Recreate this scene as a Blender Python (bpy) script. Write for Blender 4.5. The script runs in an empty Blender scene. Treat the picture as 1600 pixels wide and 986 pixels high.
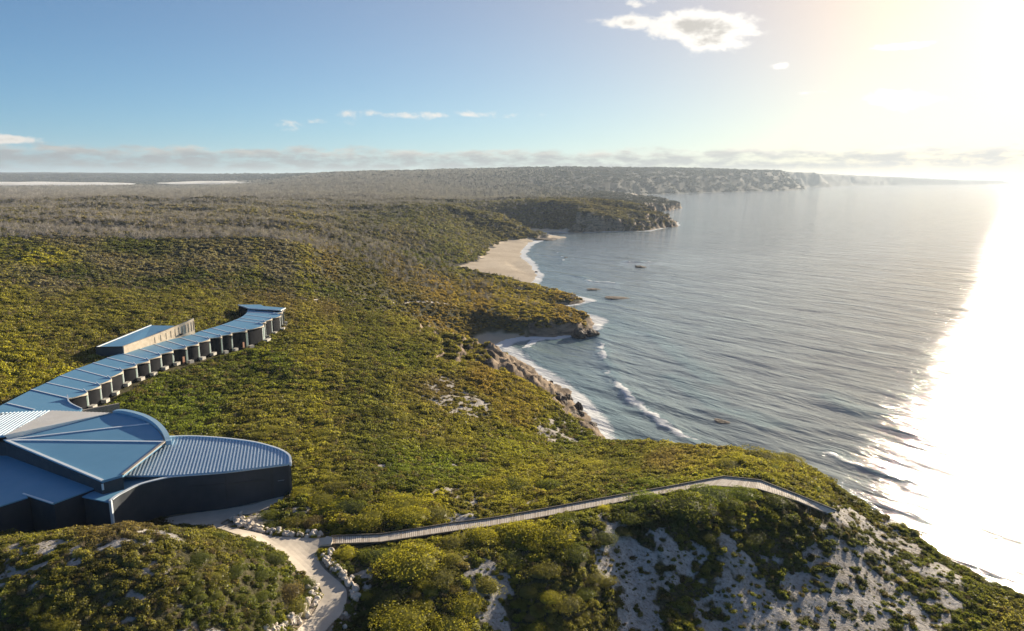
import bpy, bmesh, math, random
import numpy as np
from mathutils import Vector, Matrix
from mathutils.geometry import delaunay_2d_cdt

random.seed(7)
rng = np.random.default_rng(7)
S = bpy.context.scene
COL = S.collection
R = math.radians

# ---------------------------------------------------------------- camera, light, world
F, CX, CY, CAMZ = 1100.0, 800.0, 493.0, 85.0
PITCH = math.atan((493.0 - 281.5) / F)
cp, sp = math.cos(PITCH), math.sin(PITCH)
cam_d = bpy.data.cameras.new('camera')
cam_d.sensor_width = 36.0
cam_d.lens = 36.0 * F / 1600.0
cam_d.clip_start, cam_d.clip_end = 1.0, 120000.0
cam = bpy.data.objects.new('camera', cam_d)
COL.objects.link(cam)
cam.location = (0, 0, CAMZ)
cam.rotation_euler = (math.pi / 2 - PITCH, 0, 0)
S.camera = cam

SUN_AZ, SUN_EL = R(36.5), R(12.0)
sun_dir = Vector((math.sin(SUN_AZ) * math.cos(SUN_EL), math.cos(SUN_AZ) * math.cos(SUN_EL), math.sin(SUN_EL)))
sd = bpy.data.lights.new('sun', 'SUN')
sd.energy, sd.angle, sd.color = 5.0, R(0.5), (1.0, 0.86, 0.66)
sun = bpy.data.objects.new('sun', sd)
COL.objects.link(sun)
sun.rotation_euler = (-sun_dir).to_track_quat('-Z', 'Y').to_euler()

vs = S.view_settings
vs.view_transform, vs.look, vs.exposure, vs.gamma, vs.use_curve_mapping = 'Standard', 'None', 1.15, 1.0, False
S.cycles.max_bounces = 5
S.cycles.diffuse_bounces = 3
S.cycles.glossy_bounces = 2
S.cycles.transmission_bounces = 3
S.cycles.transparent_max_bounces = 4
S.cycles.volume_bounces = 0
S.cycles.sample_clamp_indirect = 4.0
S.cycles.use_denoising = True


class NT:
    """small helper to write node trees"""
    def __init__(s, tree):
        s.t = tree
        tree.nodes.clear()
    def n(s, typ, **kw):
        nd = s.t.nodes.new(typ)
        for k, v in kw.items():
            setattr(nd, k, v)
        return nd
    def put(s, sock, v):
        if isinstance(v, bpy.types.NodeSocket):
            s.t.links.new(v, sock)
        else:
            if isinstance(v, (tuple, list)) and len(v) == 3 and sock.type == 'RGBA':
                v = (*v, 1)
            sock.default_value = v
    def m(s, op, a, b=0.0, c=0.0, clamp=False):
        nd = s.n('ShaderNodeMath', operation=op, use_clamp=clamp)
        for i, v in enumerate((a, b, c)):
            s.put(nd.inputs[i], v)
        return nd.outputs[0]
    def vm(s, op, a, b=(0, 0, 0)):
        nd = s.n('ShaderNodeVectorMath', operation=op)
        s.put(nd.inputs[0], a)
        if op == 'SCALE':
            s.put(nd.inputs['Scale'], b)
        else:
            s.put(nd.inputs[1], b)
        return nd.outputs['Value'] if op in ('DOT_PRODUCT', 'LENGTH') else nd.outputs[0]
    def ss(s, v, a, b, c=0.0, d=1.0):
        nd = s.n('ShaderNodeMapRange', interpolation_type='SMOOTHSTEP')
        for k, x in enumerate((v, a, b, c, d)):
            s.put(nd.inputs[k], x)
        return nd.outputs[0]
    def lin(s, v, a, b, c=0.0, d=1.0):
        nd = s.n('ShaderNodeMapRange')
        for k, x in enumerate((v, a, b, c, d)):
            s.put(nd.inputs[k], x)
        return nd.outputs[0]
    def mix(s, f, a, b, blend='MIX'):
        nd = s.n('ShaderNodeMix', data_type='RGBA', blend_type=blend)
        s.put(nd.inputs[0], f)
        s.put(nd.inputs[6], a)
        s.put(nd.inputs[7], b)
        return nd.outputs[2]
    def noise(s, vec, scale, detail=4.0, rough=0.55, dist=0.0, out='Fac'):
        nd = s.n('ShaderNodeTexNoise')
        s.put(nd.inputs['Vector'], vec)
        nd.inputs['Scale'].default_value = scale
        nd.inputs['Detail'].default_value = detail
        nd.inputs['Roughness'].default_value = rough
        nd.inputs['Distortion'].default_value = dist
        return nd.outputs[out]
    def attr(s, name, typ='GEOMETRY', out='Fac'):
        nd = s.n('ShaderNodeAttribute', attribute_name=name, attribute_type=typ)
        return nd.outputs[out]
    def comb(s, x, y, z):
        nd = s.n('ShaderNodeCombineXYZ')
        for i, v in enumerate((x, y, z)):
            s.put(nd.inputs[i], v)
        return nd.outputs[0]
    def sep(s, v):
        nd = s.n('ShaderNodeSeparateXYZ')
        s.put(nd.inputs[0], v)
        return nd.outputs
    def link(s, a, b):
        s.t.links.new(a, b)


W = bpy.data.worlds.new('World')
S.world = W
W.use_nodes = True
w = NT(W.node_tree)
SKY_STR = 0.058
sky = w.n('ShaderNodeTexSky', sky_type='NISHITA')
sky.sun_disc = False
sky.sun_elevation, sky.sun_rotation = SUN_EL, SUN_AZ
sky.altitude, sky.air_density, sky.dust_density, sky.ozone_density = 0.0, 1.0, 0.0, 6.0
dirv = w.n('ShaderNodeTexCoord').outputs['Generated']
dx, dy, dz = w.sep(dirv)
az = w.m('ARCTAN2', dx, dy)                      # radians, 0 = +Y
el = w.m('ARCSINE', dz)
sdot = w.vm('DOT_PRODUCT', dirv, tuple(sun_dir))
# forward-scattering glow of the thin veil of cloud round the sun
ang = w.m('ARCCOSINE', w.m('MINIMUM', sdot, 0.99999))
def fall(v, wid):
    return w.m('POWER', 2.718, w.m('MULTIPLY', w.m('DIVIDE', v, wid), -1.0))
halo, halo2, halo3 = fall(ang, R(6.5)), fall(ang, R(20.0)), fall(ang, R(25.0))
low = fall(w.m('MAXIMUM', el, 0.0), R(6.0))
glow = w.vm('ADD', w.vm('ADD', w.vm('SCALE', (8.0, 6.8, 5.6), halo), w.vm('SCALE', (3.6, 0.6, 0.0), halo2)),
            w.vm('ADD', w.vm('SCALE', (6.4, 4.7, 1.2), halo3), w.vm('SCALE', (0.6, 0.8, 2.2), low)))
tint = fall(ang, R(30.0))
tv = w.comb(w.m('SUBTRACT', 0.80, w.m('MULTIPLY', tint, 0.10)), w.m('SUBTRACT', 1.03, w.m('MULTIPLY', tint, 0.40)), w.m('SUBTRACT', 1.0, w.m('MULTIPLY', tint, 0.60)))
skyc = w.vm('ADD', w.vm('MULTIPLY', sky.outputs[0], tv), glow)
# clouds on the sky: a low bank along the horizon and a few puffs
cv = w.comb(w.m('MULTIPLY', az, 1.0), w.m('MULTIPLY', el, 3.2), 0.0)
n_big = w.noise(cv, 11.0, 6.0, 0.58)
n_fine = w.noise(cv, 30.0, 6.0, 0.6)
def gauss(cen, wid, v):
    t = w.m('DIVIDE', w.m('SUBTRACT', v, cen), wid)
    return w.m('POWER', 2.718, w.m('MULTIPLY', w.m('MULTIPLY', t, t), -1.0))
bank_top = w.m('ADD', R(1.45), w.m('MULTIPLY', w.m('ADD', w.m('MULTIPLY', n_big, 0.6), w.m('MULTIPLY', n_fine, 0.5)), R(1.9)))
bank = w.m('MULTIPLY', w.ss(el, bank_top, w.m('SUBTRACT', bank_top, R(0.45))), w.ss(el, R(0.35), R(1.15)))
bank = w.m('MULTIPLY', bank, w.ss(n_fine, 0.32, 0.60, 0.25, 1.0))
puff = None
for (px, py, wa, we, amp) in ((1090, 42, 5.4, 1.5, 1.15), (985, 36, 3.4, 0.8, 1.0), (1110, 62, 3.2, 1.5, 0.9), (1010, -14, 2.6, 1.0, 0.7),
                              (1420, 155, 3.2, 0.9, 0.9), (1430, 72, 3.0, 0.5, 0.75), (1222, 103, 1.0, 0.35, 0.8), (1250, 146, 2.6, .3, .62), (10, 217, 2.4, 0.5, 0.95), (700, 180, 13.0, 0.5, 0.5), (450, 190, 5.0, 0.7, 0.46), (1390, 74, 2.4, .5, .8), (1000, 2, 2.0, .6, .6)):
    a0, v0 = math.atan2((px - CX) / F, cp + (CY - py) / F * sp), (CY - py) / F
    l = math.sqrt(((px - CX) / F) ** 2 + 1 + v0 * v0)
    e0 = math.asin((-sp + v0 * cp) / l)
    g = w.m('MULTIPLY', w.m('MULTIPLY', gauss(a0, R(wa) * .75, az), gauss(e0, R(we) * .8, el)), amp)
    puff = g if puff is None else w.m('MAXIMUM', puff, g)
pv = w.comb(w.m('MULTIPLY', az, 1.0), w.m('MULTIPLY', el, 1.9), 0.37)
n_p = w.noise(pv, 20.0, 8.0, 0.62, 0.25)
pd = w.m('ADD', puff, w.m('MULTIPLY', w.m('SUBTRACT', n_p, 0.5), 2.0))
puffm = w.m('MULTIPLY', w.ss(pd, 0.30, 0.74), w.ss(puff, 0.03, 0.22))
thick = w.m('MULTIPLY', w.ss(pd, 0.78, 1.25), 0.9)
csun = w.m('ADD', 0.62, w.m('ADD', w.m('MULTIPLY', halo2, 0.75), w.m('MULTIPLY', halo, 0.5)))
n_sh = w.noise(w.comb(w.m('MULTIPLY', az, 1.0), w.m('MULTIPLY', el, 4.0), 2.1), 22.0, 5.0, 0.6)
bank_rim = w.ss(el, w.m('SUBTRACT', bank_top, R(1.0)), w.m('SUBTRACT', bank_top, R(0.15)))
bank_rim = w.m('MULTIPLY', bank_rim, w.ss(n_sh, .35, .65, .35, 1.0))
bankc = w.vm('SCALE', w.mix(bank_rim, (0.42, 0.43, 0.44), (0.84, 0.78, 0.69)), csun)
puffc = w.vm('SCALE', w.mix(thick, (1.0, 0.95, 0.88), (0.52, 0.50, 0.46)), csun)
bg = w.n('ShaderNodeBackground')
w.put(bg.inputs[0], skyc)
bg.inputs[1].default_value = SKY_STR
bgb, bgp = w.n('ShaderNodeBackground'), w.n('ShaderNodeBackground')
w.put(bgb.inputs[0], bankc); bgb.inputs[1].default_value = 0.60
w.put(bgp.inputs[0], puffc); bgp.inputs[1].default_value = 0.60
mx1, mx2 = w.n('ShaderNodeMixShader'), w.n('ShaderNodeMixShader')
w.put(mx1.inputs[0], w.m('MULTIPLY', bank, 0.85)); w.link(bg.outputs[0], mx1.inputs[1]); w.link(bgb.outputs[0], mx1.inputs[2])
w.put(mx2.inputs[0], w.m('MULTIPLY', puffm, 0.96)); w.link(mx1.outputs[0], mx2.inputs[1]); w.link(bgp.outputs[0], mx2.inputs[2])
wo = w.n('ShaderNodeOutputWorld')
w.link(mx2.outputs[0], wo.inputs[0])
W.cycles.sampling_method = 'MANUAL'
W.cycles.sample_map_resolution = 1024


# ---------------------------------------------------------------- geometry helpers
def ray(px, py):
    u, v = (px - CX) / F, (CY - py) / F
    return u, cp + v * sp, -sp + v * cp

def at(px, py, z):
    """the point at height z that lies on the sight line of a spot in the photograph"""
    x, y, d = ray(px, py)
    t = (z - CAMZ) / d
    return Vector((x * t, y * t, z))

def atY(px, Y, z):
    u = (px - CX) / F
    return Vector((u * Y / 1.0184, Y, z))

def on_plane(px, py, z0, Y0, k):
    x, y, d = ray(px, py)
    t = (z0 - k * Y0 - CAMZ) / (d - k * y)
    return Vector((x * t, y * t, CAMZ + d * t))

def project(X, Y, Z):
    dzz = Z - CAMZ
    dep = Y * cp - dzz * sp
    up = Y * sp + dzz * cp
    return CX + F * X / dep, CY - F * up / dep

def _hash(ix, iy, seed):
    h = (ix.astype(np.int64) * 374761393 + iy.astype(np.int64) * 668265263 + seed * 1442695041) & 0xFFFFFFFF
    h = ((h ^ (h >> 13)) * 1274126177) & 0xFFFFFFFF
    h = h ^ (h >> 16)
    return (h & 0xFFFF) / 65535.0

def vnoise(x, y, seed=0):
    ix, iy = np.floor(x), np.floor(y)
    fx, fy = x - ix, y - iy
    fx = fx * fx * fx * (fx * (fx * 6 - 15) + 10); fy = fy * fy * fy * (fy * (fy * 6 - 15) + 10)
    a, b = _hash(ix, iy, seed), _hash(ix + 1, iy, seed)
    c, d = _hash(ix, iy + 1, seed), _hash(ix + 1, iy + 1, seed)
    return (a * (1 - fx) + b * fx) * (1 - fy) + (c * (1 - fx) + d * fx) * fy

def fbm(x, y, sc, octv=4, seed=0, gain=0.5):
    s, amp, tot = 0.0, 1.0, 0.0
    x, y = np.asarray(x, float) / sc, np.asarray(y, float) / sc
    for o in range(octv):
        a = 0.6 + o * 1.1
        xr, yr = x * math.cos(a) - y * math.sin(a), x * math.sin(a) + y * math.cos(a)
        s = s + amp * vnoise(xr + o * 17.3, yr - o * 9.1, seed + o)
        tot += amp
        amp *= gain; x, y = x * 2.03, y * 2.03
    return s / tot

def sstep(a, b, v):
    t = np.clip((v - a) / (b - a), 0, 1)
    return t * t * (3 - 2 * t)

class RBF:
    """thin-plate surface through control values, in bearing and log distance"""
    def __init__(s, P, V, smooth=1e-3, wt=2.6):
        s.wt = wt
        s.c = s.co(P[:, 0], P[:, 1])
        n = len(P)
        K = s.k(np.linalg.norm(s.c[:, None] - s.c[None], axis=2)) + smooth * np.eye(n)
        A = np.zeros((n + 3, n + 3)); A[:n, :n] = K
        A[:n, n] = 1; A[:n, n + 1:] = s.c
        A[n:, :n] = A[:n, n:].T
        s.w = np.linalg.solve(A, np.concatenate([V, np.zeros(3)]))
    def co(s, x, y):
        return np.stack([np.arctan2(x, np.maximum(y, 5.0)) * s.wt, np.log(np.hypot(x, np.maximum(y, 5.0)))], -1)
    @staticmethod
    def k(r):
        return np.where(r > 0, r * r * np.log(np.maximum(r, 1e-9)), 0)
    def __call__(s, x, y):
        q = s.co(np.asarray(x, float).ravel(), np.asarray(y, float).ravel())
        out = np.empty(len(q))
        for i in range(0, len(q), 60000):
            b = q[i:i + 60000]
            d = np.sqrt(np.maximum(((b[:, None] - s.c[None]) ** 2).sum(2), 1e-18))
            out[i:i + 60000] = s.k(d) @ s.w[:-3] + s.w[-3] + b @ s.w[-2:]
        return out.reshape(np.shape(x))

class IDW:
    def __init__(s, P, V, p=3.0):
        s.c, s.v, s.p = RBF.co(type('o', (), {'wt': 2.2}), P[:, 0], P[:, 1]), np.asarray(V, float), p
    def __call__(s, x, y):
        q = RBF.co(type('o', (), {'wt': 2.2}), np.ravel(x), np.ravel(y))
        out = np.empty((len(q),) + s.v.shape[1:])
        for i in range(0, len(q), 60000):
            d = ((q[i:i + 60000, None] - s.c[None]) ** 2).sum(2) + 1e-5
            wgt = d ** (-s.p / 2)
            out[i:i + 60000] = (wgt @ s.v) / (wgt.sum(1)[:, None] if s.v.ndim > 1 else wgt.sum(1))
        return out

# ---------------------------------------------------------------- land form
H = []   # control heights: (x, y, z)
for px, py, z in (
    # knoll in front, left of the path
    (0, 986, 44.2), (150, 986, 44), (300, 986, 42.3), (400, 960, 40.5), (430, 900, 40.2), (400, 870, 41.5), (0, 930, 45), (160, 910, 45.2), (300, 900, 44.3),
    (-120, 870, 45.5), (40, 842, 45.6), (120, 828, 45.6), (200, 818, 45.3), (280, 826, 44.8), (350, 838, 41.6), (-150, 986, 43),
    # path and drive
    (485, 986, 37), (520, 930, 37.5), (480, 880, 38), (500, 848, 38), (420, 845, 38), (350, 822, 38), (300, 812, 37.9), (395, 795, 38), (445, 778, 38.1),
    # garden between the drive and the boardwalk, plateau heath
    (440, 812, 38.9), (520, 815, 39.4), (600, 815, 39.0), (680, 800, 37.7), (560, 780, 39), (640, 760, 37.2), (500, 740, 37.4), (760, 770, 36.3),
    (600, 843, 37.5), (700, 828, 37.2), (770, 818, 37.1), (830, 806, 37.0), (960, 782, 36.7), (1045, 767, 36.4), (1125, 753, 36.0), (1190, 757, 35.4), (1247, 779, 34.3), (1300, 800, 33.1),
    (850, 745, 33.6), (960, 735, 31.5), (1080, 725, 30.6), (1180, 722, 31.5), (1260, 745, 30.5), (1330, 785, 28.5),
    # bushes and dune south of the boardwalk
    (560, 880, 38), (640, 890, 38.6), (560, 950, 36.5), (640, 985, 36.8), (760, 880, 38.2), (840, 850, 38.8), (900, 850, 38.4), (900, 930, 35.6), (800, 970, 35.2),
    (960, 800, 38.0), (1020, 785, 38.4), (1090, 790, 37.9), (1170, 785, 37.0), (1240, 800, 34.8), (980, 870, 34.6), (1000, 940, 32.4), (1080, 860, 34), (1180, 850, 33), (1260, 840, 31.6),
    (1100, 930, 31.6), (1250, 910, 30), (1050, 986, 31.2), (1250, 986, 29.6), (1400, 900, 28), (1400, 980, 28), (1500, 930, 26.4), (1590, 960, 24.6), (1700, 990, 23),
    # seaward edge
    (1600, 915, 23.2), (1500, 866, 24.4), (1440, 822, 25.2), (1370, 790, 25.8), (1320, 745, 26.6), (1200, 706, 28), (1130, 700, 27), (1030, 690, 24.5), (940, 680, 20), (895, 684, 18.5),
    # heath slope
    (400, 650, 36), (500, 700, 36.4), (600, 680, 34), (700, 700, 31.5), (800, 700, 28.5), (760, 672, 27.5), (820, 688, 24.5), (600, 620, 32.8), (700, 640, 29.6), (500, 600, 34), (560, 550, 33.2),
    (450, 550, 35), (660, 518, 27.5), (690, 545, 27.5), (690, 595, 28.6),
    # lodge ground
    (190, 640, 36.2), (150, 640, 36.3), (230, 610, 35.8), (290, 580, 35.5), (340, 555, 35.2), (390, 535, 35.0), (440, 520, 34.8), (200, 740, 38), (60, 700, 38), (-100, 720, 39), (60, 600, 39.5), (0, 580, 41.5), (150, 570, 39), (250, 520, 40.2), (330, 500, 39), (380, 485, 37.4),
    (100, 530, 42), (0, 520, 44), (200, 480, 42.5), (300, 470, 41), (450, 475, 36.5), (550, 470, 31), (640, 472, 25), (700, 470, 15.5), (760, 474, 10.5), (820, 476, 8.5), (880, 483, 7), (700, 497, 20), (760, 497, 9), (820, 500, 7), (880, 495, 7),
    # back country
    (0, 470, 46), (100, 450, 46), (0, 430, 50), (250, 445, 43), (400, 450, 38.5), (330, 425, 45), (200, 415, 48), (0, 405, 52), (480, 440, 37), (450, 420, 42), (600, 440, 27), (700, 445, 13), (760, 447, 10), (560, 410, 36), (660, 410, 25), (700, 418, 16), (730, 395, 15), (760, 380, 12),
    (0, 378, 56), (120, 383, 54), (300, 385, 50), (450, 370, 52), (520, 380, 42), (600, 370, 38), (700, 372, 26), (780, 365, 16), (0, 345, 58), (200, 345, 56), (380, 350, 50), (600, 345, 38), (720, 340, 36), (800, 345, 26), (900, 345, 20), (900, 330, 34), (960, 322, 36), (980, 340, 18), (1020, 325, 30),
    (700, 325, 48), (600, 322, 42), (450, 318, 52), (300, 315, 50), (0, 315, 52), (840, 312, 30), (760, 310, 34),
):
    p = at(px, py, z); H.append((p.x, p.y, z))
for px, Y, z in (   # far country and hidden ground, by bearing and distance
    (730, 262, 27), (745, 230, 26.5), (775, 205, 25.5), (800, 190, 24.5), (840, 180, 23), (750, 300, 22), (800, 225, 25), (830, 215, 22), (790, 280, 22),
    (120, 86, 38.2), (0, 86, 38.2), (220, 87, 38), (-120, 88, 38.6), (290, 88, 38.1),
    (800, 40, 32), (300, 40, 38), (1300, 40, 24), (800, 20, 30),
    (0, 4000, 42), (190, 3800, 42), (-200, 4000, 45), (340, 4000, 44), (100, 5400, 60), (0, 6200, 92), (300, 6200, 90), (-300, 6200, 96),
    (0, 9500, 186), (150, 9500, 182), (260, 9500, 176), (440, 9500, 160), (-300, 9500, 190), (0, 16000, 120), (400, 16000, 110),
    (420, 4300, 62), (470, 4400, 104), (520, 4500, 122), (600, 4600, 136), (640, 4700, 130), (700, 4700, 148), (780, 4900, 143), (820, 5000, 153), (880, 5000, 157), (940, 5200, 146), (1000, 5500, 156), (1060, 5800, 164), (1130, 6300, 163), (1200, 6900, 172), (1245, 7100, 172),
    (480, 3100, 62), (560, 3000, 66), (640, 3100, 72), (720, 3100, 56), (800, 3200, 58), (880, 3500, 62), (960, 4100, 70), (1040, 4800, 90), (1120, 5400, 104),
    (1290, 9400, 185), (1330, 9800, 172), (1380, 10400, 180), (1450, 11500, 138), (1520, 12800, 100), (1585, 14000, 70),
    (600, 9000, 150), (900, 9500, 150), (600, 16000, 100), (1100, 12000, 160), (1400, 18000, 100), (800, 30000, 90), (-600, 16000, 120), (-600, 4000, 60), (-800, 300, 46), (-500, 100, 42), (-700, 1200, 56), (2600, 300, -20),
):
    p = atY(px, Y, z); H.append((p.x, p.y, z))
H = np.array(H)
hs = RBF(H[:, :2], H[:, 2], smooth=6e-3)

# coastline: x, y, slope near the water, shelf width, slope behind, roughness
coast = []
def cw(px, py, s, wd, s2, rg=1.0):
    p = at(px, py, 0); coast.append((p.x, p.y, s, wd, s2, rg))
def ct(px, py, zt, off, s, rg=1.0):
    p = at(px, py, zt); coast.append((p.x + .72 * off, p.y + .69 * off, s, 0.0, s, rg))
coast.append((240, -400, 2, 0, 2, 1)); coast.append((160, -50, 2, 0, 2, 1)); coast.append((118, 40, 2, 0, 2, 1))
ct(1700, 960, 22.6, 5, 2.6); ct(1600, 916, 23.2, 5, 2.6); ct(1540, 890, 23.6, 6, 2.6); ct(1505, 866, 24.4, 5, 2.8); ct(1492, 846, 24.6, 5, 3.0); ct(1440, 818, 25.2, 5, 2.6); ct(1375, 792, 25.5, 6, 2.4)
ct(1330, 760, 26.3, 7, 2.4); ct(1312, 742, 26.8, 8, 2.4); ct(1260, 718, 27.5, 10, 2.0); ct(1200, 705, 28, 12, 2.0); ct(1130, 698, 27, 14, 1.7); ct(1030, 688, 24.5, 14, 1.6); ct(960, 681, 21, 12, 1.5)
cw(932, 673, .8, 14, .6, 1.3); cw(920, 664, .60, 36, .34, 2.4); cw(911, 645, .62, 36, .34, 2.6); cw(888, 622, .60, 34, .34, 2.6); cw(863, 600, .58, 30, .36, 2.4); cw(837, 582, .56, 22, .4, 1.5); cw(807, 562, .55, 14, .42)
cw(786, 549, .10, 6, .6, .5); cw(772, 540, .06, 12, .5, .4); cw(790, 530, .05, 14, .6, .4); cw(820, 526, .35, 4, .9); cw(860, 527, .9, 0, .9); cw(905, 523, 1.0, 0, 1.0); cw(931, 514, .8, 0, .8)
cw(925, 498, .8, 0, .8); cw(880, 486, .7, 0, .7); cw(850, 480, .7, 0, .7); cw(895, 475, 1, 0, 1); cw(915, 470, 1.2, 0, 1.2); cw(880, 462, 1.0, 0, 1.0); cw(835, 452, .6, 0, .6)
cw(828, 444, .04, 75, .4, .3); cw(840, 431, .04, 95, .42, .25); cw(828, 412, .05, 55, .45, .25); cw(815, 402, .05, 42, .45, .25); cw(816, 392, .05, 40, .45, .25); cw(828, 381, .05, 38, .5, .3); cw(846, 375, .25, 10, .5)
cw(876, 371, .2, 20, .3); cw(850, 366, .1, 20, .3, .6); cw(838, 362, .06, 40, .3, .5); cw(870, 362, .06, 30, .4, .5); cw(900, 363, .6, 0, .6); cw(950, 362, .7, 0, .7); cw(1010, 361, .6, 0, .6, .7); cw(1057, 352, .6, 0, .6, .7)
cw(1055, 347, .6, 0, .6); cw(1010, 343, .45, 0, .45); cw(1020, 336, .9, 0, .9); cw(1015, 331, 1.2, 0, 1.2); cw(1055, 327, 1.4, 0, 1.4); cw(1060, 322, 1.4, 0, 1.4); cw(1030, 315, 1.2, 0, 1.2); cw(960, 311, .3, 0, .3); cw(905, 309.5, .05, 60, .3)
cw(960, 307.5, .08, 60, .35); cw(1020, 303.8, .5, 0, .5); cw(1100, 301, .5, 0, .5, .5); cw(1180, 299, .5, 0, .5, .5); cw(1240, 297.2, .6, 0, .6, .5); cw(1257, 295.8, .7, 0, .7, .5); cw(1250, 292.6, .8, 0, .8); cw(1298, 291.8, 1.0, 0, 1.0); cw(1300, 290.6, .5, 0, .5)
cw(1400, 289.2, .5, 0, .5); cw(1500, 288.4, .4, 0, .4); cw(1588, 287.6, .3, 0, .3)
tip = coast[-1]
coast += [(tip[0] + 200, tip[1] + 2500, .4, 0, .4, 1), (tip[0] - 6000, tip[1] + 9000, .4, 0, .4, 1), (-90000, 40000, .4, 0, .4, 1), (-90000, -400, .4, 0, .4, 1)]
coast = np.array(coast)

def coast_field(x, y):
    """signed distance to the shore (inland positive) and the shore profile nearby"""
    n = len(x)
    best = np.full(n, 1e18)
    prof = np.zeros((n, 4))
    inside = np.zeros(n, bool)
    m = len(coast)
    for i in range(m):
        a, b = coast[i], coast[(i + 1) % m]
        ex, ey = b[0] - a[0], b[1] - a[1]
        l2 = ex * ex + ey * ey
        t = np.clip(((x - a[0]) * ex + (y - a[1]) * ey) / l2, 0, 1)
        d2 = (x - a[0] - t * ex) ** 2 + (y - a[1] - t * ey) ** 2
        k = d2 < best
        best[k] = d2[k]
        prof[k] = a[2:] + t[k, None] * (b[2:] - a[2:])
        c = ((a[1] > y) != (b[1] > y))
        if ey != 0:
            inside ^= c & (x < (b[0] - a[0]) * (y - a[1]) / ey + a[0])
    return np.where(inside, 1, -1) * np.sqrt(best), prof

# flat ground kept clear for path, boardwalk and buildings: polyline list with radius
BW_U = [(517.5, 838.7), (595.6, 835.6), (658, 826), (708, 818), (767.5, 810.6), (830, 799.7), (959, 776), (1045, 761), (1131, 745), (1187.5, 751), (1247, 774), (1307, 798.6)]
BW_L = [(517.5, 849.7), (595.6, 846.5), (658, 837), (712, 829), (767.5, 821.5), (830, 810.6), (959, 786), (1045, 769.5), (1115, 758.5), (1185, 763.5), (1247, 782.7), (1292, 801.6)]
BW_Z = [38.3, 38.2, 38.1, 38.0, 37.95, 37.85, 37.6, 37.3, 36.9, 36.4, 35.3, 34.2]
PATH = [(430, 1030), (463, 986), (483, 967), (497.6, 945), (503, 926), (495.5, 915), (481, 904), (466, 892), (449.6, 874), (433, 860.5), (412, 850), (389, 842.7), (362, 833), (334.6, 824), (290, 820), (250, 818),
        (261, 810), (310, 801.5), (352.5, 795), (395, 788.7), (416, 782), (448, 775), (441, 781), (424.5, 792.5), (393, 802), (372, 806.7), (355.5, 811), (345, 817.6), (349, 821), (366, 825.5), (393, 831), (424.5, 837.5), (466, 840.6), (497.6, 841.6), (517.5, 839),
        (517.5, 849.5), (502, 852), (496.6, 859), (496.6, 872), (504, 886.6), (520.6, 902), (535, 914), (542, 926), (539.4, 947), (529, 965), (508, 986), (480, 1030)]

def ground_z_xy(px, py, z=38.0):
    """point of the smooth ground seen at a spot of the photograph"""
    for _ in range(12):
        p = at(px, py, z)
        z = .5 * z + .5 * float(hs(np.array([p.x]), np.array([p.y]))[0])
    return at(px, py, z)

def smooth_poly(pts, k=4):
    out = []
    n = len(pts)
    for i in range(n):
        p0, p1, p2, p3 = (Vector(pts[j % n]) for j in (i - 1, i, i + 1, i + 2))
        for j in range(k):
            t = j / k
            out.append(.5 * ((2 * p1) + (p2 - p0) * t + (2 * p0 - 5 * p1 + 4 * p2 - p3) * t * t + (3 * p1 - p0 - 3 * p2 + p3) * t ** 3))
    return out
path_px = [(p.x, p.y) for p in smooth_poly([(*p, 0) for p in PATH], 3)]
path_w = [ground_z_xy(*p) for p in path_px]

def in_poly(x, y, poly):
    ins = np.zeros(len(x), bool)
    for i in range(len(poly)):
        a, b = poly[i], poly[(i + 1) % len(poly)]
        if a[1] == b[1]:
            continue
        ins ^= ((a[1] > y) != (b[1] > y)) & (x < (b[0] - a[0]) * (y - a[1]) / (b[1] - a[1]) + a[0])
    return ins

def poly_dist(x, y, poly, closed=True):
    d = np.full(len(x), 1e18)
    n = len(poly)
    for i in range(n if closed else n - 1):
        a, b = poly[i], poly[(i + 1) % n]
        ex, ey = b[0] - a[0], b[1] - a[1]
        l2 = ex * ex + ey * ey + 1e-9
        t = np.clip(((x - a[0]) * ex + (y - a[1]) * ey) / l2, 0, 1)
        d = np.minimum(d, (x - a[0] - t * ex) ** 2 + (y - a[1] - t * ey) ** 2)
    return np.sqrt(d)

bw_u = [at(*p, z) for p, z in zip(BW_U, BW_Z)]
bw_l = [at(*p, z) for p, z in zip(BW_L, BW_Z)]
bw_c = [(a + b) / 2 for a, b in zip(bw_u, bw_l)]
path_xy = [(p.x, p.y) for p in path_w]
bw_poly = [(p.x, p.y) for p in bw_u] + [(p.x, p.y) for p in reversed(bw_l)]
# footprints of the lodge (world polygons from roof corners)
hall_fp = [at(*p) for p in ((-260, 780, 42.8), (0, 792, 42.8), (82, 789, 42.8), (128, 777, 42.4), (174, 782, 43), (236, 752, 43), (290, 743, 43), (352, 738, 43), (416, 730, 43), (455, 724, 43.2), (440, 704, 44.5), (395, 691, 45), (320, 682, 45), (262, 684, 45), (205, 650, 46), (80, 641, 46), (-260, 645, 46))]
suite_fp = [at(*p) for p in ((-140, 660, 40.6), (-60, 640, 40.6), (49, 608, 40.6), (119, 576, 40.6), (187, 552, 40.6), (258, 532, 40.6), (330, 512, 40.6), (367, 500, 40.6), (372, 476, 40.8), (446, 481, 40.8), (438, 488, 40.6), (420, 502, 40.6), (392, 514, 40.6), (340, 530, 40.6), (250, 560, 40.6), (180, 596, 40.6), (142, 624, 40.6), (120, 645, 40.6), (-140, 670, 40.6))]
serv_fp = [at(*p) for p in ((150, 542, 42.4), (192, 541, 42.4), (303, 499, 45.3), (274, 507, 43.4), (236, 507, 43.4))]
clear_polys = [[(p.x, p.y) for p in q] for q in (hall_fp, suite_fp, serv_fp)]

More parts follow.
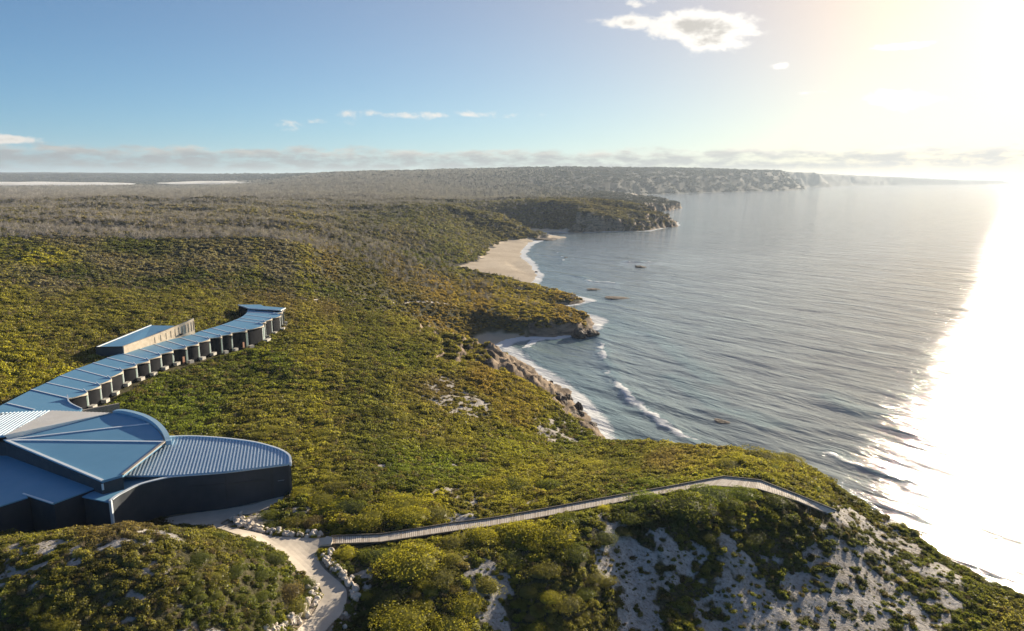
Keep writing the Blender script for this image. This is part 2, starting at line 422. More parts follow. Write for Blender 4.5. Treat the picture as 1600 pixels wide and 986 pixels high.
_bz = []
for i in range(len(bw_c) - 1):
    for j in range(6):
        _bz.append(bw_c[i].lerp(bw_c[i + 1], j / 6))
_bz = np.array([tuple(p) for p in _bz] + [tuple(bw_c[-1])])
def bwz(x, y):
    out = np.zeros(len(x))
    for i in range(0, len(x), 20000):
        d = (x[i:i + 20000, None] - _bz[None, :, 0]) ** 2 + (y[i:i + 20000, None] - _bz[None, :, 1]) ** 2
        out[i:i + 20000] = _bz[np.argmin(d, 1), 2]
    return out

def land(x, y, full=False):
    x, y = np.asarray(x, float), np.asarray(y, float)
    r = np.hypot(x, y)
    base = hs(x, y)
    near = r < 420
    keep = np.ones(len(x))
    dpath = np.full(len(x), 99.0)
    if near.any():
        xn, yn = x[near], y[near]
        dp = np.where(in_poly(xn, yn, path_xy), 0, poly_dist(xn, yn, path_xy))
        db = np.where(in_poly(xn, yn, bw_poly), 0, poly_dist(xn, yn, bw_poly))
        dh = np.full(len(xn), 99.0)
        for q in clear_polys:
            dh = np.minimum(dh, np.where(in_poly(xn, yn, q), 0, poly_dist(xn, yn, q)))
        keep[near] = np.minimum(np.minimum(sstep(0.2, 3.5, dp), sstep(0, 2.5, db)), sstep(0, 4, dh))
        dpath[near] = dp
        base[near] -= .09 * (1 - sstep(0.0, .35, dp))
        zb = bwz(xn, yn) - .42
        kb = sstep(3.0, .6, db)
        base[near] = np.where(kb > 0, base[near] + kb * (np.minimum(base[near], zb) - base[near]), base[near])
    # undulation grows with distance
    und = (fbm(x, y, 9, 4, 3) - .5) * 1.6 * sstep(30, 100, r) * (1 - sstep(250, 500, r))
    und += (fbm(x, y, 45, 4, 5) - .5) * 4.5 * sstep(120, 300, r) * (1 - sstep(1200, 2500, r))
    und += (fbm(x * .7 + y * .5, y * 1.3 - x * .3, 70, 4, 7) - .5) * 13 * sstep(380, 600, r) * (1 - sstep(1300, 2200, r))
    und += (fbm(x, y, 260, 5, 9) - .5) * 17 * sstep(450, 1500, r)
    und += (fbm(x, y, 1100, 5, 12) - .5) * 22 * sstep(2600, 4500, r)
    base = base + und * keep
    wob = np.clip(r * .012, 1.2, 60)
    xx = x + (fbm(x, y, 9, 3, 21) - .5) * wob * 1.6 + (fbm(x, y, 60, 3, 22) - .5) * wob * 2.2 * sstep(300, 900, r)
    yy = y + (fbm(x, y, 9, 3, 31) - .5) * wob * 1.6 + (fbm(x, y, 60, 3, 32) - .5) * wob * 2.2 * sstep(300, 900, r)
    d0, prof0 = coast_field(x, y)
    d1, prof = coast_field(xx, yy)
    rg = prof0[:, 3]
    d = d0 + (d1 - d0) * rg
    s, wd, s2 = prof0[:, 0], prof0[:, 1], prof0[:, 2]
    jag = (fbm(x, y, 5, 4, 41) - .5) * 5.0 + (fbm(x, y, 16, 3, 43) - .5) * 6
    jag = jag * rg * sstep(.3, .8, s) * sstep(0, 8, d) * np.clip(r / 250, .5, 6) * (1 - sstep(2600, 3500, r))
    zc = np.where(d > 0, s * np.minimum(d, wd) + s2 * np.maximum(d - wd, 0), 0) + jag
    zc = np.where(d > 0, np.maximum(zc, .02 + .02 * d), -0.35 + .07 * d)
    # steps in the limestone
    st = 3.2
    q = zc / st
    zst = (np.floor(q) + sstep(.25, .95, q - np.floor(q))) * st
    zc = np.where((s > .5) & (d > 1) & (r < 3000), zc * .45 + zst * .55, zc)
    kk = 1.2
    zl = np.where(d > 0, -np.logaddexp(-np.maximum(base, .3) / kk, -zc / kk) * kk, np.minimum(zc, -.2))
    zl = np.where(d > 0, np.maximum(zl, .05), np.maximum(zl, -14))
    if not full:
        return zl
    cliff = np.where(d > 0, sstep(-1.5, 1.0, base - zc), 1.0)
    return zl, d, prof0, cliff, dpath

# ---------------------------------------------------------------- mesh helpers
def mesh_from(name, V, Fc, smooth=False):
    me = bpy.data.meshes.new(name)
    V = np.asarray(V, np.float32); Fc = np.asarray(Fc, np.int32)
    me.vertices.add(len(V)); me.vertices.foreach_set('co', V.ravel())
    k = Fc.shape[1]
    me.loops.add(Fc.size); me.loops.foreach_set('vertex_index', Fc.ravel())
    me.polygons.add(len(Fc)); me.polygons.foreach_set('loop_start', np.arange(0, Fc.size, k, dtype=np.int32))
    me.polygons.foreach_set('loop_total', np.full(len(Fc), k, np.int32))
    if smooth:
        me.polygons.foreach_set('use_smooth', np.ones(len(Fc), bool))
    me.update(calc_edges=True)
    return me

def add_attr(me, name, typ, data):
    a = me.attributes.new(name, typ, 'POINT')
    key = {'FLOAT': 'value', 'INT': 'value', 'FLOAT_VECTOR': 'vector', 'FLOAT_COLOR': 'color'}[typ]
    a.data.foreach_set(key, np.asarray(data, np.int32 if typ == 'INT' else np.float32).ravel())

def link(name, me, mat=None, parent=None, **props):
    o = bpy.data.objects.new(name, me)
    if mat is not None and not me.materials:
        me.materials.append(mat)
    COL.objects.link(o)
    if parent is not None:
        o.parent = parent
    for k, v in props.items():
        o[k] = v
    return o

def empty(name, loc=(0, 0, 0), **props):
    o = bpy.data.objects.new(name, None)
    o.location = loc
    o.empty_display_size = .3
    COL.objects.link(o)
    for k, v in props.items():
        o[k] = v
    return o

def part(name, me, mat, parent, **props):
    """mesh in world coordinates made a child of a thing"""
    o = link(name, me, mat, parent, **props)
    loc = Vector(parent.location)
    if parent.parent:
        loc = loc * 0
    q = parent
    off = Vector((0, 0, 0))
    while q is not None:
        off += Vector(q.location); q = q.parent
    if off.length > 0:
        me.transform(Matrix.Translation(-off))
    return o

class MB:
    def __init__(s):
        s.v, s.f = [], []
    def add(s, v, f):
        b = len(s.v)
        s.v += [tuple(p) for p in v]; s.f += [tuple(i + b for i in q) for q in f]
        return s
    def prism(s, top, bot):
        n = len(top)
        return s.add(list(top) + list(bot), [tuple(range(n)), tuple(range(2 * n - 1, n - 1, -1))] + [((i + 1) % n, i, n + i, n + (i + 1) % n) for i in range(n)])
    def slab(s, top, th):
        return s.prism(top, [Vector(p) - Vector((0, 0, th)) for p in top])
    def drop(s, top, z):
        return s.prism(top, [Vector((p[0], p[1], z)) for p in top])
    def box(s, c, sx, sy, sz, rz=0.0):
        c = Vector(c); ca, sa = math.cos(rz), math.sin(rz)
        v = [c + Vector((x * ca - y * sa, x * sa + y * ca, z)) for z in (sz / 2, -sz / 2) for x, y in ((-sx / 2, -sy / 2), (sx / 2, -sy / 2), (sx / 2, sy / 2), (-sx / 2, sy / 2))]
        return s.prism(v[:4], v[4:])
    def ribbon_wall(s, line, th, zt, zb):
        """upright wall of thickness th along a line; zt, zb heights (numbers or lists)"""
        n = len(line)
        zt = zt if isinstance(zt, (list, tuple)) else [zt] * n
        zb = zb if isinstance(zb, (list, tuple)) else [zb] * n
        A, B = [], []
        for i, p in enumerate(line):
            a, b = Vector(line[max(i - 1, 0)]), Vector(line[min(i + 1, n - 1)])
            d = (b - a); d.z = 0
            d = d.normalized() if d.length > 1e-6 else Vector((1, 0, 0))
            nn = Vector((-d.y, d.x, 0)) * (th / 2)
            A.append(Vector(p) + nn); B.append(Vector(p) - nn)
        v, f = [], []
        for i in range(n):
            v += [(A[i].x, A[i].y, zt[i]), (B[i].x, B[i].y, zt[i]), (B[i].x, B[i].y, zb[i]), (A[i].x, A[i].y, zb[i])]
        for i in range(n - 1):
            for k in range(4):
                f.append((i * 4 + k, i * 4 + (k + 1) % 4, i * 4 + 4 + (k + 1) % 4, i * 4 + 4 + k))
        f += [(0, 1, 2, 3), tuple(4 * (n - 1) + k for k in (3, 2, 1, 0))]
        return s.add(v, f)
    def bar(s, a, b, wd, ht, up=0.0):
        a, b = Vector(a) + Vector((0, 0, up)), Vector(b) + Vector((0, 0, up))
        d = b - a
        h = Vector((d.x, d.y, 0)); h = h.normalized() if h.length > 1e-6 else Vector((1, 0, 0))
        nn = Vector((-h.y, h.x, 0)) * (wd / 2); u = Vector((0, 0, ht))
        return s.prism([a + nn + u, b + nn + u, b - nn + u, a - nn + u], [a + nn, b + nn, b - nn, a - nn])
    def mesh(s, name, smooth=False):
        me = bpy.data.meshes.new(name)
        me.from_pydata(s.v, [], s.f)
        bm = bmesh.new(); bm.from_mesh(me)
        bmesh.ops.recalc_face_normals(bm, faces=bm.faces)
        bm.to_mesh(me); bm.free()
        if smooth:
            for p in me.polygons: p.use_smooth = True
        me.update()
        return me

# ---------------------------------------------------------------- materials
def mat(name):
    m = bpy.data.materials.new(name)
    m.use_nodes = True
    return m, NT(m.node_tree)

def principled(nt, **kw):
    b = nt.n('ShaderNodeBsdfPrincipled')
    for k, v in kw.items():
        nt.put(b.inputs[k.replace('_', ' ')], v)
    o = nt.n('ShaderNodeOutputMaterial')
    nt.link(b.outputs[0], o.inputs[0])
    return b

def simple(name, c1, c2, scale, rough=.8, bump=0.0, bscale=None, metallic=0.0, detail=4.0, spec=.3):
    m, t = mat(name)
    pos = t.n('ShaderNodeNewGeometry').outputs['Position']
    n = t.noise(pos, scale, detail, .6)
    c = t.mix(t.ss(n, .3, .7), c1, c2)
    b = principled(t, Base_Color=c, Roughness=t.lin(t.noise(pos, scale * 3, 3), .3, .7, rough - .08, rough + .08), Metallic=metallic)
    b.inputs['Specular IOR Level'].default_value = spec
    if bump:
        bn = t.n('ShaderNodeBump')
        bn.inputs['Strength'].default_value = 1.0
        bn.inputs['Distance'].default_value = bump
        t.put(bn.inputs['Height'], t.noise(pos, bscale or scale * 4, 4, .6))
        t.link(bn.outputs[0], b.inputs['Normal'])
    return m

M_concrete = simple('concrete', (.50, .44, .36), (.60, .53, .44), .5, .85, .01, 5)
M_stone = simple('limestone', (.50, .43, .35), (.66, .60, .52), 1.2, .9, .05, 5)
M_rockdark = simple('dark_rock', (.055, .045, .036), (.17, .13, .10), .35, .85, .5, .8)
M_wood = simple('weathered_timber', (.60, .52, .42), (.74, .66, .56), 2.5, .8)
M_wood2 = simple('worn_timber', (.48, .40, .31), (.60, .52, .42), 2.5, .85)
M_woodd = simple('dark_timber', (.13, .11, .09), (.19, .16, .13), 2.5, .8)
M_wall = simple('dark_cladding', (.042, .050, .060), (.056, .062, .072), .4, .5, spec=.35)
M_wall2 = simple('suite_render', (.018, .019, .023), (.026, .027, .031), .5, .92, spec=.05)
M_roof = simple('blue_grey_roofing', (.13, .31, .47), (.15, .34, .51), .12, .5, spec=.4)
M_roofl = simple('pale_steel_roofing', (.30, .47, .60), (.34, .51, .63), .2, .38, spec=.5)
M_rib = simple('roof_rib_steel', (.58, .70, .80), (.66, .76, .84), .4, .35, spec=.6)
M_white = simple('white_steel_roofing', (.80, .75, .66), (.86, .82, .74), .3, .5)
M_trim = simple('pale_trim', (.66, .72, .76), (.74, .79, .82), .6, .45)
M_tan = simple('tan_fascia', (.42, .37, .30), (.52, .46, .38), .6, .7)
M_bal = simple('balcony_render', (.45, .42, .37), (.55, .52, .46), .8, .8)
M_stonewall = simple('stone_blockwork', (.50, .41, .30), (.64, .54, .41), .9, .9, .04, 4)
M_greywall = simple('grey_stonework', (.25, .22, .19), (.40, .36, .32), 5, .9, .05, 8)
M_slit = simple('slit_shade', (.10, .08, .06), (.13, .10, .08), 1, .9)  # dark tone painted in for the shade inside the stone wall's slits
M_door = simple('red_brown_timber', (.20, .09, .05), (.27, .13, .08), 2, .7)
mg, tg = mat('window_glass')
bgl = principled(tg, Base_Color=(.22, .29, .27), Roughness=.08)
bgl.inputs['Specular IOR Level'].default_value = .9

# foliage, coloured plant by plant
def leaf_mat(name, trans):
    m, t = mat(name)
    col = t.attr('col', 'INSTANCER', 'Color')
    lv = t.attr('lv')
    c = t.mix(t.lin(lv, 0, 1, 0, 1), t.vm('SCALE', col, .86), t.vm('SCALE', col, 1.34))
    d = t.n('ShaderNodeBsdfDiffuse'); t.put(d.inputs[0], c)
    tr = t.n('ShaderNodeBsdfTranslucent'); t.put(tr.inputs[0], t.vm('MULTIPLY', c, (1.8, 1.7, .7)))
    gl = t.n('ShaderNodeBsdfGlossy'); gl.inputs['Roughness'].default_value = .45; t.put(gl.inputs[0], (.5, .5, .45))
    a, b = t.n('ShaderNodeMixShader'), t.n('ShaderNodeMixShader')
    a.inputs[0].default_value = trans; t.link(d.outputs[0], a.inputs[1]); t.link(tr.outputs[0], a.inputs[2])
    b.inputs[0].default_value = .03; t.link(a.outputs[0], b.inputs[1]); t.link(gl.outputs[0], b.inputs[2])
    o = t.n('ShaderNodeOutputMaterial'); t.link(b.outputs[0], o.inputs[0])
    return m
M_leaf = leaf_mat('heath_leaf', .55)
M_twig = leaf_mat('grey_twig', .15)

# ground
M_ground, t = mat('coastal_ground')
pos = t.n('ShaderNodeNewGeometry').outputs['Position']
veg, rock, beach, far, bare = (t.attr(k) for k in ('veg', 'rock', 'beach', 'far', 'bare'))
n1, n2, n3 = t.noise(pos, .9, 6, .65), t.noise(pos, .12, 6, .6), t.noise(pos, .018, 6, .65)
sand = t.mix(t.ss(n1, .35, .7), (.36, .335, .31), (.56, .53, .49))
sand = t.mix(t.ss(n2, .38, .66, 0, .55), sand, (.34, .30, .26))
sand = t.mix(t.ss(t.noise(pos, 2.6, 6, .75), .49, .64, 0, .8), sand, (.17, .15, .105))
soil = t.mix(t.ss(n1, .3, .7), (.045, .045, .018), (.12, .105, .06))
scrub = t.mix(t.ss(n2, .3, .7), (.052, .056, .028), (.10, .092, .055))
greysc = t.mix(t.ss(n3, .32, .68), (.030, .032, .028), (.055, .054, .050))
greysc = t.mix(t.ss(n2, .5, .75, 0, .5), greysc, (.05, .055, .035))
c = t.mix(t.ss(t.m('ADD', veg, t.m('MULTIPLY', t.m('SUBTRACT', n1, .5), .9)), .30, .62), sand, soil)
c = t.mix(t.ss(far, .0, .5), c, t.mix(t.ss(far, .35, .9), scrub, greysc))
c = t.mix(t.m('MULTIPLY', bare, .75), c, t.mix(t.ss(n1, .35, .65), (.22, .17, .12), (.40, .34, .27)))
rk1 = t.mix(t.ss(t.noise(t.vm('MULTIPLY', pos, (.25, .25, 1.0)), .5, 6, .65), .34, .66), (.10, .075, .055), (.34, .26, .185))
rk1 = t.mix(t.ss(n1, .52, .72, 0, .6), rk1, (.40, .32, .24))
c = t.mix(t.ss(t.m('ADD', rock, t.m('MULTIPLY', t.m('SUBTRACT', n1, .5), .5)), .4, .65), c, rk1)
bsand = t.mix(t.ss(t.noise(pos, .03, 5, .6), .35, .65), (.50, .41, .30), (.60, .51, .39))
c = t.mix(beach, c, bsand)
bg_ = principled(t, Base_Color=c, Roughness=.95)
bg_.inputs['Specular IOR Level'].default_value = .1
bm1 = t.n('ShaderNodeBump'); bm1.inputs['Strength'].default_value = .9; bm1.inputs['Distance'].default_value = .35
t.put(bm1.inputs['Height'], t.noise(pos, 1.6, 6, .65))
bm2 = t.n('ShaderNodeBump'); t.put(bm2.inputs['Strength'], t.ss(far, .3, 1.0, 0, .9)); bm2.inputs['Distance'].default_value = 0.8
t.put(bm2.inputs['Height'], t.noise(pos, .09, 5, .7)); t.link(bm1.outputs[0], bm2.inputs['Normal'])
t.link(bm2.outputs[0], bg_.inputs['Normal'])

# sea
M_sea, t = mat('sea_water')
pos = t.n('ShaderNodeNewGeometry').outputs['Position']
foam, shal, ripple = t.attr('foam'), t.attr('shal'), t.attr('rip')
px_, py_, pz_ = t.sep(pos)
CD = (.62, -.78)                              # direction the crests run
al = t.m('ADD', t.m('MULTIPLY', px_, CD[0]), t.m('MULTIPLY', py_, CD[1]))
ac = t.m('ADD', t.m('MULTIPLY', px_, -CD[1]), t.m('MULTIPLY', py_, CD[0]))
v1 = t.comb(t.m('MULTIPLY', al, .28), ac, 0)
v2 = t.comb(t.m('MULTIPLY', al, .5), ac, 3.0)
h_big = t.noise(v1, .055, 4, .55, .6)
h_mid = t.noise(v1, .22, 4, .6, .4)
h_sml = t.noise(v2, .9, 8, .74)
patch = t.noise(pos, .012, 4, .6)
h_fin = t.noise(pos, 2.2, 5, .7)
hh = t.m('ADD', t.m('ADD', t.m('MULTIPLY', h_big, 2.6), t.m('MULTIPLY', h_fin, .055)), t.m('ADD', t.m('MULTIPLY', h_mid, 1.15), t.m('MULTIPLY', h_sml, .13)))
bmp = t.n('ShaderNodeBump'); bmp.inputs['Strength'].default_value = 1.0; bmp.inputs['Distance'].default_value = .8
t.put(bmp.inputs['Height'], hh)
deep = t.mix(t.ss(patch, .35, .65), (.215, .255, .260), (.260, .295, .295))
cs = t.mix(t.ss(shal, .0, 1.0), deep, (.11, .27, .29))
fn = t.noise(v2, .35, 7, .72, .8)
lace = t.noise(pos, 1.3, 8, .78, 1.6)
fthr = t.m('SUBTRACT', 1.0, foam)
fm = t.ss(t.m('ADD', t.m('MULTIPLY', fn, .45), t.m('MULTIPLY', lace, .55)), t.m('SUBTRACT', fthr, .05), t.m('ADD', fthr, .16))
fm = t.m('MULTIPLY', fm, t.ss(foam, .02, .2))
caps = t.ss(t.m('ADD', t.m('MULTIPLY', h_mid, .6), t.m('MULTIPLY', fn, .4)), .70, .78, 0, .45)
fm = t.m('MAXIMUM', fm, caps)
cs = t.mix(fm, cs, (.72, .74, .74))
bs = principled(t, Base_Color=cs, Roughness=t.m('ADD', .07, t.m('MULTIPLY', fm, .6)), IOR=1.33)
t.link(bmp.outputs[0], bs.inputs['Normal'])

# ---------------------------------------------------------------- ground sheet
def rings(*spans):
    out = [spans[0][0]]
    for r0, r1, fn in spans:
        r = out[-1]
        while r < r1:
            r += fn(r)
            out.append(min(r, r1))
    return np.array(out)
rr = rings((6, 58, lambda r: 3.0), (58, 230, lambda r: .62), (230, 3200, lambda r: max(.75, r * .0062)), (3200, 45000, lambda r: r * .013))
th = np.concatenate([np.arange(-90, -41, 2.0), np.arange(-41, 41, .125), np.arange(41, 91, 2.0)]) * math.pi / 180
def polar(rr, th):
    RR, TT = np.meshgrid(rr, th, indexing='ij')
    nr, nt_ = len(rr), len(th)
    i, j = np.meshgrid(np.arange(nr - 1), np.arange(nt_ - 1), indexing='ij')
    a = (i * nt_ + j).ravel()
    Fc = np.stack([a, a + 1, a + nt_ + 1, a + nt_], 1)
    return (RR * np.sin(TT)).ravel(), (RR * np.cos(TT)).ravel(), Fc
gx, gy, gf = polar(rr, th)
gz, gd, gprof, gcl, gdp = land(gx, gy, True)
GZ = gz.reshape(len(rr), len(th))

def gz_at(x, y):
    """height of the ground sheet"""
    r, a = np.hypot(x, y), np.arctan2(x, y)
    i = np.clip(np.searchsorted(rr, r) - 1, 0, len(rr) - 2); j = np.clip(np.searchsorted(th, a) - 1, 0, len(th) - 2)
    u = np.clip((r - rr[i]) / (rr[i + 1] - rr[i]), 0, 1); v = np.clip((a - th[j]) / (th[j + 1] - th[j]), 0, 1)
    return (GZ[i, j] * (1 - u) + GZ[i + 1, j] * u) * (1 - v) + (GZ[i, j + 1] * (1 - u) + GZ[i + 1, j + 1] * u) * v

# plant cover and colour: control spots (photo spot, cover, colour)
DG, GR, OL, YE, BR, GY, LG, OR = (.075, .088, .038), (.100, .116, .036), (.150, .146, .052), (.23, .22, .042), (.135, .112, .068), (.150, .138, .128), (.110, .140, .036), (.185, .140, .062)
CV = [(100, 960, .64, OL), (250, 900, .66, OL), (400, 930, .66, GR), (60, 880, .64, OL), (180, 840, .68, BR), (300, 960, .6, GR), (40, 980, .6, GR), (250, 945, .55, OL), (330, 870, .82, OL), (430, 900, .75, GR),
      (450, 805, .7, GR), (400, 815, .25, OL), (520, 800, .9, YE), (600, 790, .9, YE), (580, 820, .9, OL), (680, 800, .8, YE), (720, 795, .45, OL), (640, 750, .85, GR), (700, 730, .78, LG), (560, 740, .85, OL), (500, 700, .9, OL), (620, 735, .75, LG),
      (850, 750, .94, OL), (950, 740, .95, OL), (1050, 720, .94, BR), (1000, 700, .94, OL), (1150, 720, .92, OL), (1230, 730, .9, OL), (1300, 770, .6, OL), (1330, 800, .12, OL), (1360, 800, .6, OL), (1250, 760, .55, OL), (1110, 710, .7, BR),
      (600, 860, .8, YE), (650, 890, .9, YE), (560, 910, .35, GR), (620, 910, .55, GR), (560, 960, .6, GR), (620, 940, .75, GR), (700, 900, .75, OL), (640, 975, .9, YE), (780, 950, .35, GR), (740, 910, .6, GR), (820, 850, .95, YE), (900, 860, .9, GR), (850, 930, .85, OL), (920, 910, .8, OL), (900, 970, .75, OL), (780, 845, .8, OL),
      (1000, 780, .95, LG), (1070, 790, .9, GR), (1020, 830, .5, DG), (980, 890, .2, OL), (1010, 940, .3, OL), (985, 960, .12, OL), (1060, 900, .42, DG), (960, 950, .5, OL), (1150, 830, .5, DG), (1100, 870, .42, DG), (1150, 780, .9, LG), (1240, 800, .8, DG), (1280, 850, .45, DG), (1060, 950, .5, GR), (1120, 960, .34, GR), (1180, 930, .4, GR), (1250, 950, .38, GR), (1350, 870, .34, DG), (1400, 860, .26, DG), (1450, 900, .36, GR), (1500, 950, .42, GR), (1450, 830, .5, DG), (1420, 960, .38, GR), (1560, 900, .5, DG), (1590, 970, .7, OL), (1380, 930, .3, GR),
      (400, 640, .90, OL), (470, 660, .85, OL), (600, 640, .96, OL), (700, 680, .95, OL), (800, 690, .94, GR), (550, 570, .97, OL), (480, 560, .95, OL), (640, 560, .97, GR), (700, 610, .35, BR), (680, 570, .55, OL), (760, 600, .9, OR), (800, 640, .6, OR), (740, 630, .35, OL), (870, 680, .4, GR), (430, 580, .8, GR), (250, 630, .9, LG), (330, 590, .92, GR), (300, 640, .9, LG), (430, 570, .95, LG),
      (650, 510, .96, OL), (600, 500, .97, OL), (540, 510, .97, OL), (680, 490, .97, OR), (760, 490, .95, OR), (780, 470, .97, OR), (840, 475, .9, OR), (700, 455, .97, OR), (600, 470, .97, OL), (500, 485, .97, BR), (420, 465, .96, BR), (300, 480, .97, OL), (200, 500, .97, OL), (60, 500, .98, OL), (0, 560, .98, YE), (60, 590, .98, YE), (100, 540, .98, OL),
      (0, 460, .98, OL), (150, 470, .98, OL), (80, 445, .98, GY), (300, 455, .98, OL), (330, 410, .98, GY), (20, 420, .98, GY), (250, 425, .98, GY), (430, 420, .98, GY), (500, 450, .98, DG), (560, 360, .98, GY), (450, 350, .98, GY), (150, 350, .98, GY), (0, 350, .98, GY), (550, 380, .98, GY), (250, 440, .98, DG), (400, 440, .98, DG), (100, 430, .98, DG), (300, 430, .98, DG), (180, 405, .98, GY), (60, 405, .98, YE), (0, 390, .98, DG), (200, 385, .98, DG), (120, 370, .97, GY), (300, 360, .97, GY), (450, 375, .95, GY), (400, 395, .97, GY), (540, 400, .97, BR), (520, 420, .97, BR), (620, 420, .97, BR), (660, 400, .97, DG), (700, 390, .97, DG), (730, 400, .9, GR), (640, 375, .97, GY),
      (100, 330, .97, GY), (300, 330, .97, GY), (500, 335, .97, GY), (620, 340, .97, DG), (750, 335, .97, DG), (800, 345, .95, BR), (880, 335, .97, DG), (950, 325, .95, BR), (940, 345, .95, BR), (600, 312, .97, GY), (760, 320, .97, DG), (300, 310, .97, GY)]
cpos = [ground_z_xy(a, b, 40) for a, b, _, _ in CV]
cfield = IDW(np.array([(p.x, p.y) for p in cpos]), np.array([[c[2], *c[3]] for c in CV]), 4.0)

def cover_at(x, y):
    q = cfield(x, y)
    r = np.hypot(x, y)
    n = fbm(x, y, 3.4, 4, 51)
    n2_ = fbm(x, y, 13, 3, 57)
    n3_ = fbm(x, y, 1.7, 2, 59)
    k = (n * .42 + n2_ * .26 + n3_ * .32 - .5) * 1.7 + .5
    return q[:, 0], k, q[:, 1:4]

cov, kn, _c = cover_at(gx, gy)
grr = np.hypot(gx, gy)
slope_r = np.abs(np.gradient(GZ, axis=0) / np.gradient(rr)[:, None])
slope_t = np.abs(np.gradient(GZ, axis=1) / (np.gradient(th)[None, :] * np.maximum(rr, 10)[:, None]))
slope = np.sqrt(slope_r ** 2 + slope_t ** 2).ravel()
g_beach = sstep(.45, .25, gprof[:, 0]) * sstep(1.5, -1.0, gd - gprof[:, 1] - (fbm(gx, gy, 20, 3, 61) - .5) * 14)
g_rock = np.clip((1 - sstep(2200, 3400, grr)) * gcl * sstep(.50, .85, slope + (fbm(gx, gy, 8, 3, 63) - .5) * .3) * sstep(.3, .5, gprof[:, 0]) + .8 * sstep(5, 0, gd) * sstep(.3, .5, gprof[:, 0]) * (grr < 3000) + sstep(3, -3, gd - gprof[:, 1] + (fbm(gx, gy, 7, 3, 65) - .5) * 12) * (gprof[:, 1] > 5) * sstep(.4, .52, gprof[:, 0]) * (grr < 700), 0, 1)
me = mesh_from('ground', np.stack([gx, gy, gz], 1), gf, True)
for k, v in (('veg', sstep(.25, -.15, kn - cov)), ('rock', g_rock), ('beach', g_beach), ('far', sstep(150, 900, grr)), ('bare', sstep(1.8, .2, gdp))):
    add_attr(me, k, 'FLOAT', v)
link('ground', me, M_ground, kind='structure', label='undulating coastal ground of white sand, heath soil and limestone cliffs', category='ground')

# ---------------------------------------------------------------- sea sheet
sr = rings((70, 900, lambda r: max(.9, r * .0055)), (900, 60000, lambda r: r * .012))
sth = np.concatenate([np.arange(-30, -6, 2.0), np.arange(-6, 41, .11), np.arange(41, 90, 1.5)]) * math.pi / 180
sx, sy, sf = polar(sr, sth)
srr = np.hypot(sx, sy)
dsh, psh = coast_field(sx, sy)
off = -dsh
def swell(x, y, wl, amp, dirv, sharp, seed):
    ph = (x * dirv[0] + y * dirv[1]) * 2 * math.pi / wl + (fbm(x, y, wl * 3.0, 3, seed) - .5) * 9
    env = .35 + 1.1 * fbm(x, y, wl * 4, 3, seed + 3)
    c = .5 + .5 * np.cos(ph)
    return amp * env * (np.power(c, sharp) - .35)
fade = sstep(1400, 350, srr)
sz = swell(sx, sy, 34, .42, (.78, .62), 1.7, 71) * fade + swell(sx, sy, 15, .34, (.70, .71), 1.5, 75) * sstep(700, 250, srr) + swell(sx, sy, 8.5, .2, (.86, .5), 1.3, 79) * sstep(420, 150, srr)
sz *= sstep(-2, 14, off)
foam_v = (.20 + .72 * fbm(sx, sy, 18, 4, 87)) * sstep(6 + 12 * fbm(sx, sy, 30, 2, 88), 0, off) + .34 * sstep(40, 5, off) * (psh[:, 0] < 2.5)
# turbulent water in the coves and over the reefs
for px, py, rad, am in ((820, 545, 60, .42), (880, 580, 40, .36), (1090, 480, 60, .30), (950, 430, 90, .33), (1010, 385, 120, .32), (890, 560, 30, .4), (1000, 660, 20, .34), (800, 545, 34, .42), (850, 560, 40, .34), (960, 465, 34, .38), (985, 468, 18, .42), (1000, 414, 22, .42), (900, 440, 60, .30), (1130, 658, 9, .45), (960, 500, 34, .34), (1040, 358, 40, .4), (1060, 332, 60, .36), (940, 470, 30, .36), (1000, 620, 40, .26), (960, 650, 24, .32), (925, 660, 12, .45), (900, 400, 90, .3), (860, 385, 50, .34), (1300, 800, 30, .26), (1450, 790, 20, .26)):
    p = at(px, py, 0)
    foam_v = np.maximum(foam_v, am * np.exp(-((sx - p.x) ** 2 + (sy - p.y) ** 2) / rad ** 2))
shal_v = np.exp(-np.maximum(off, 0) / 55) * .5
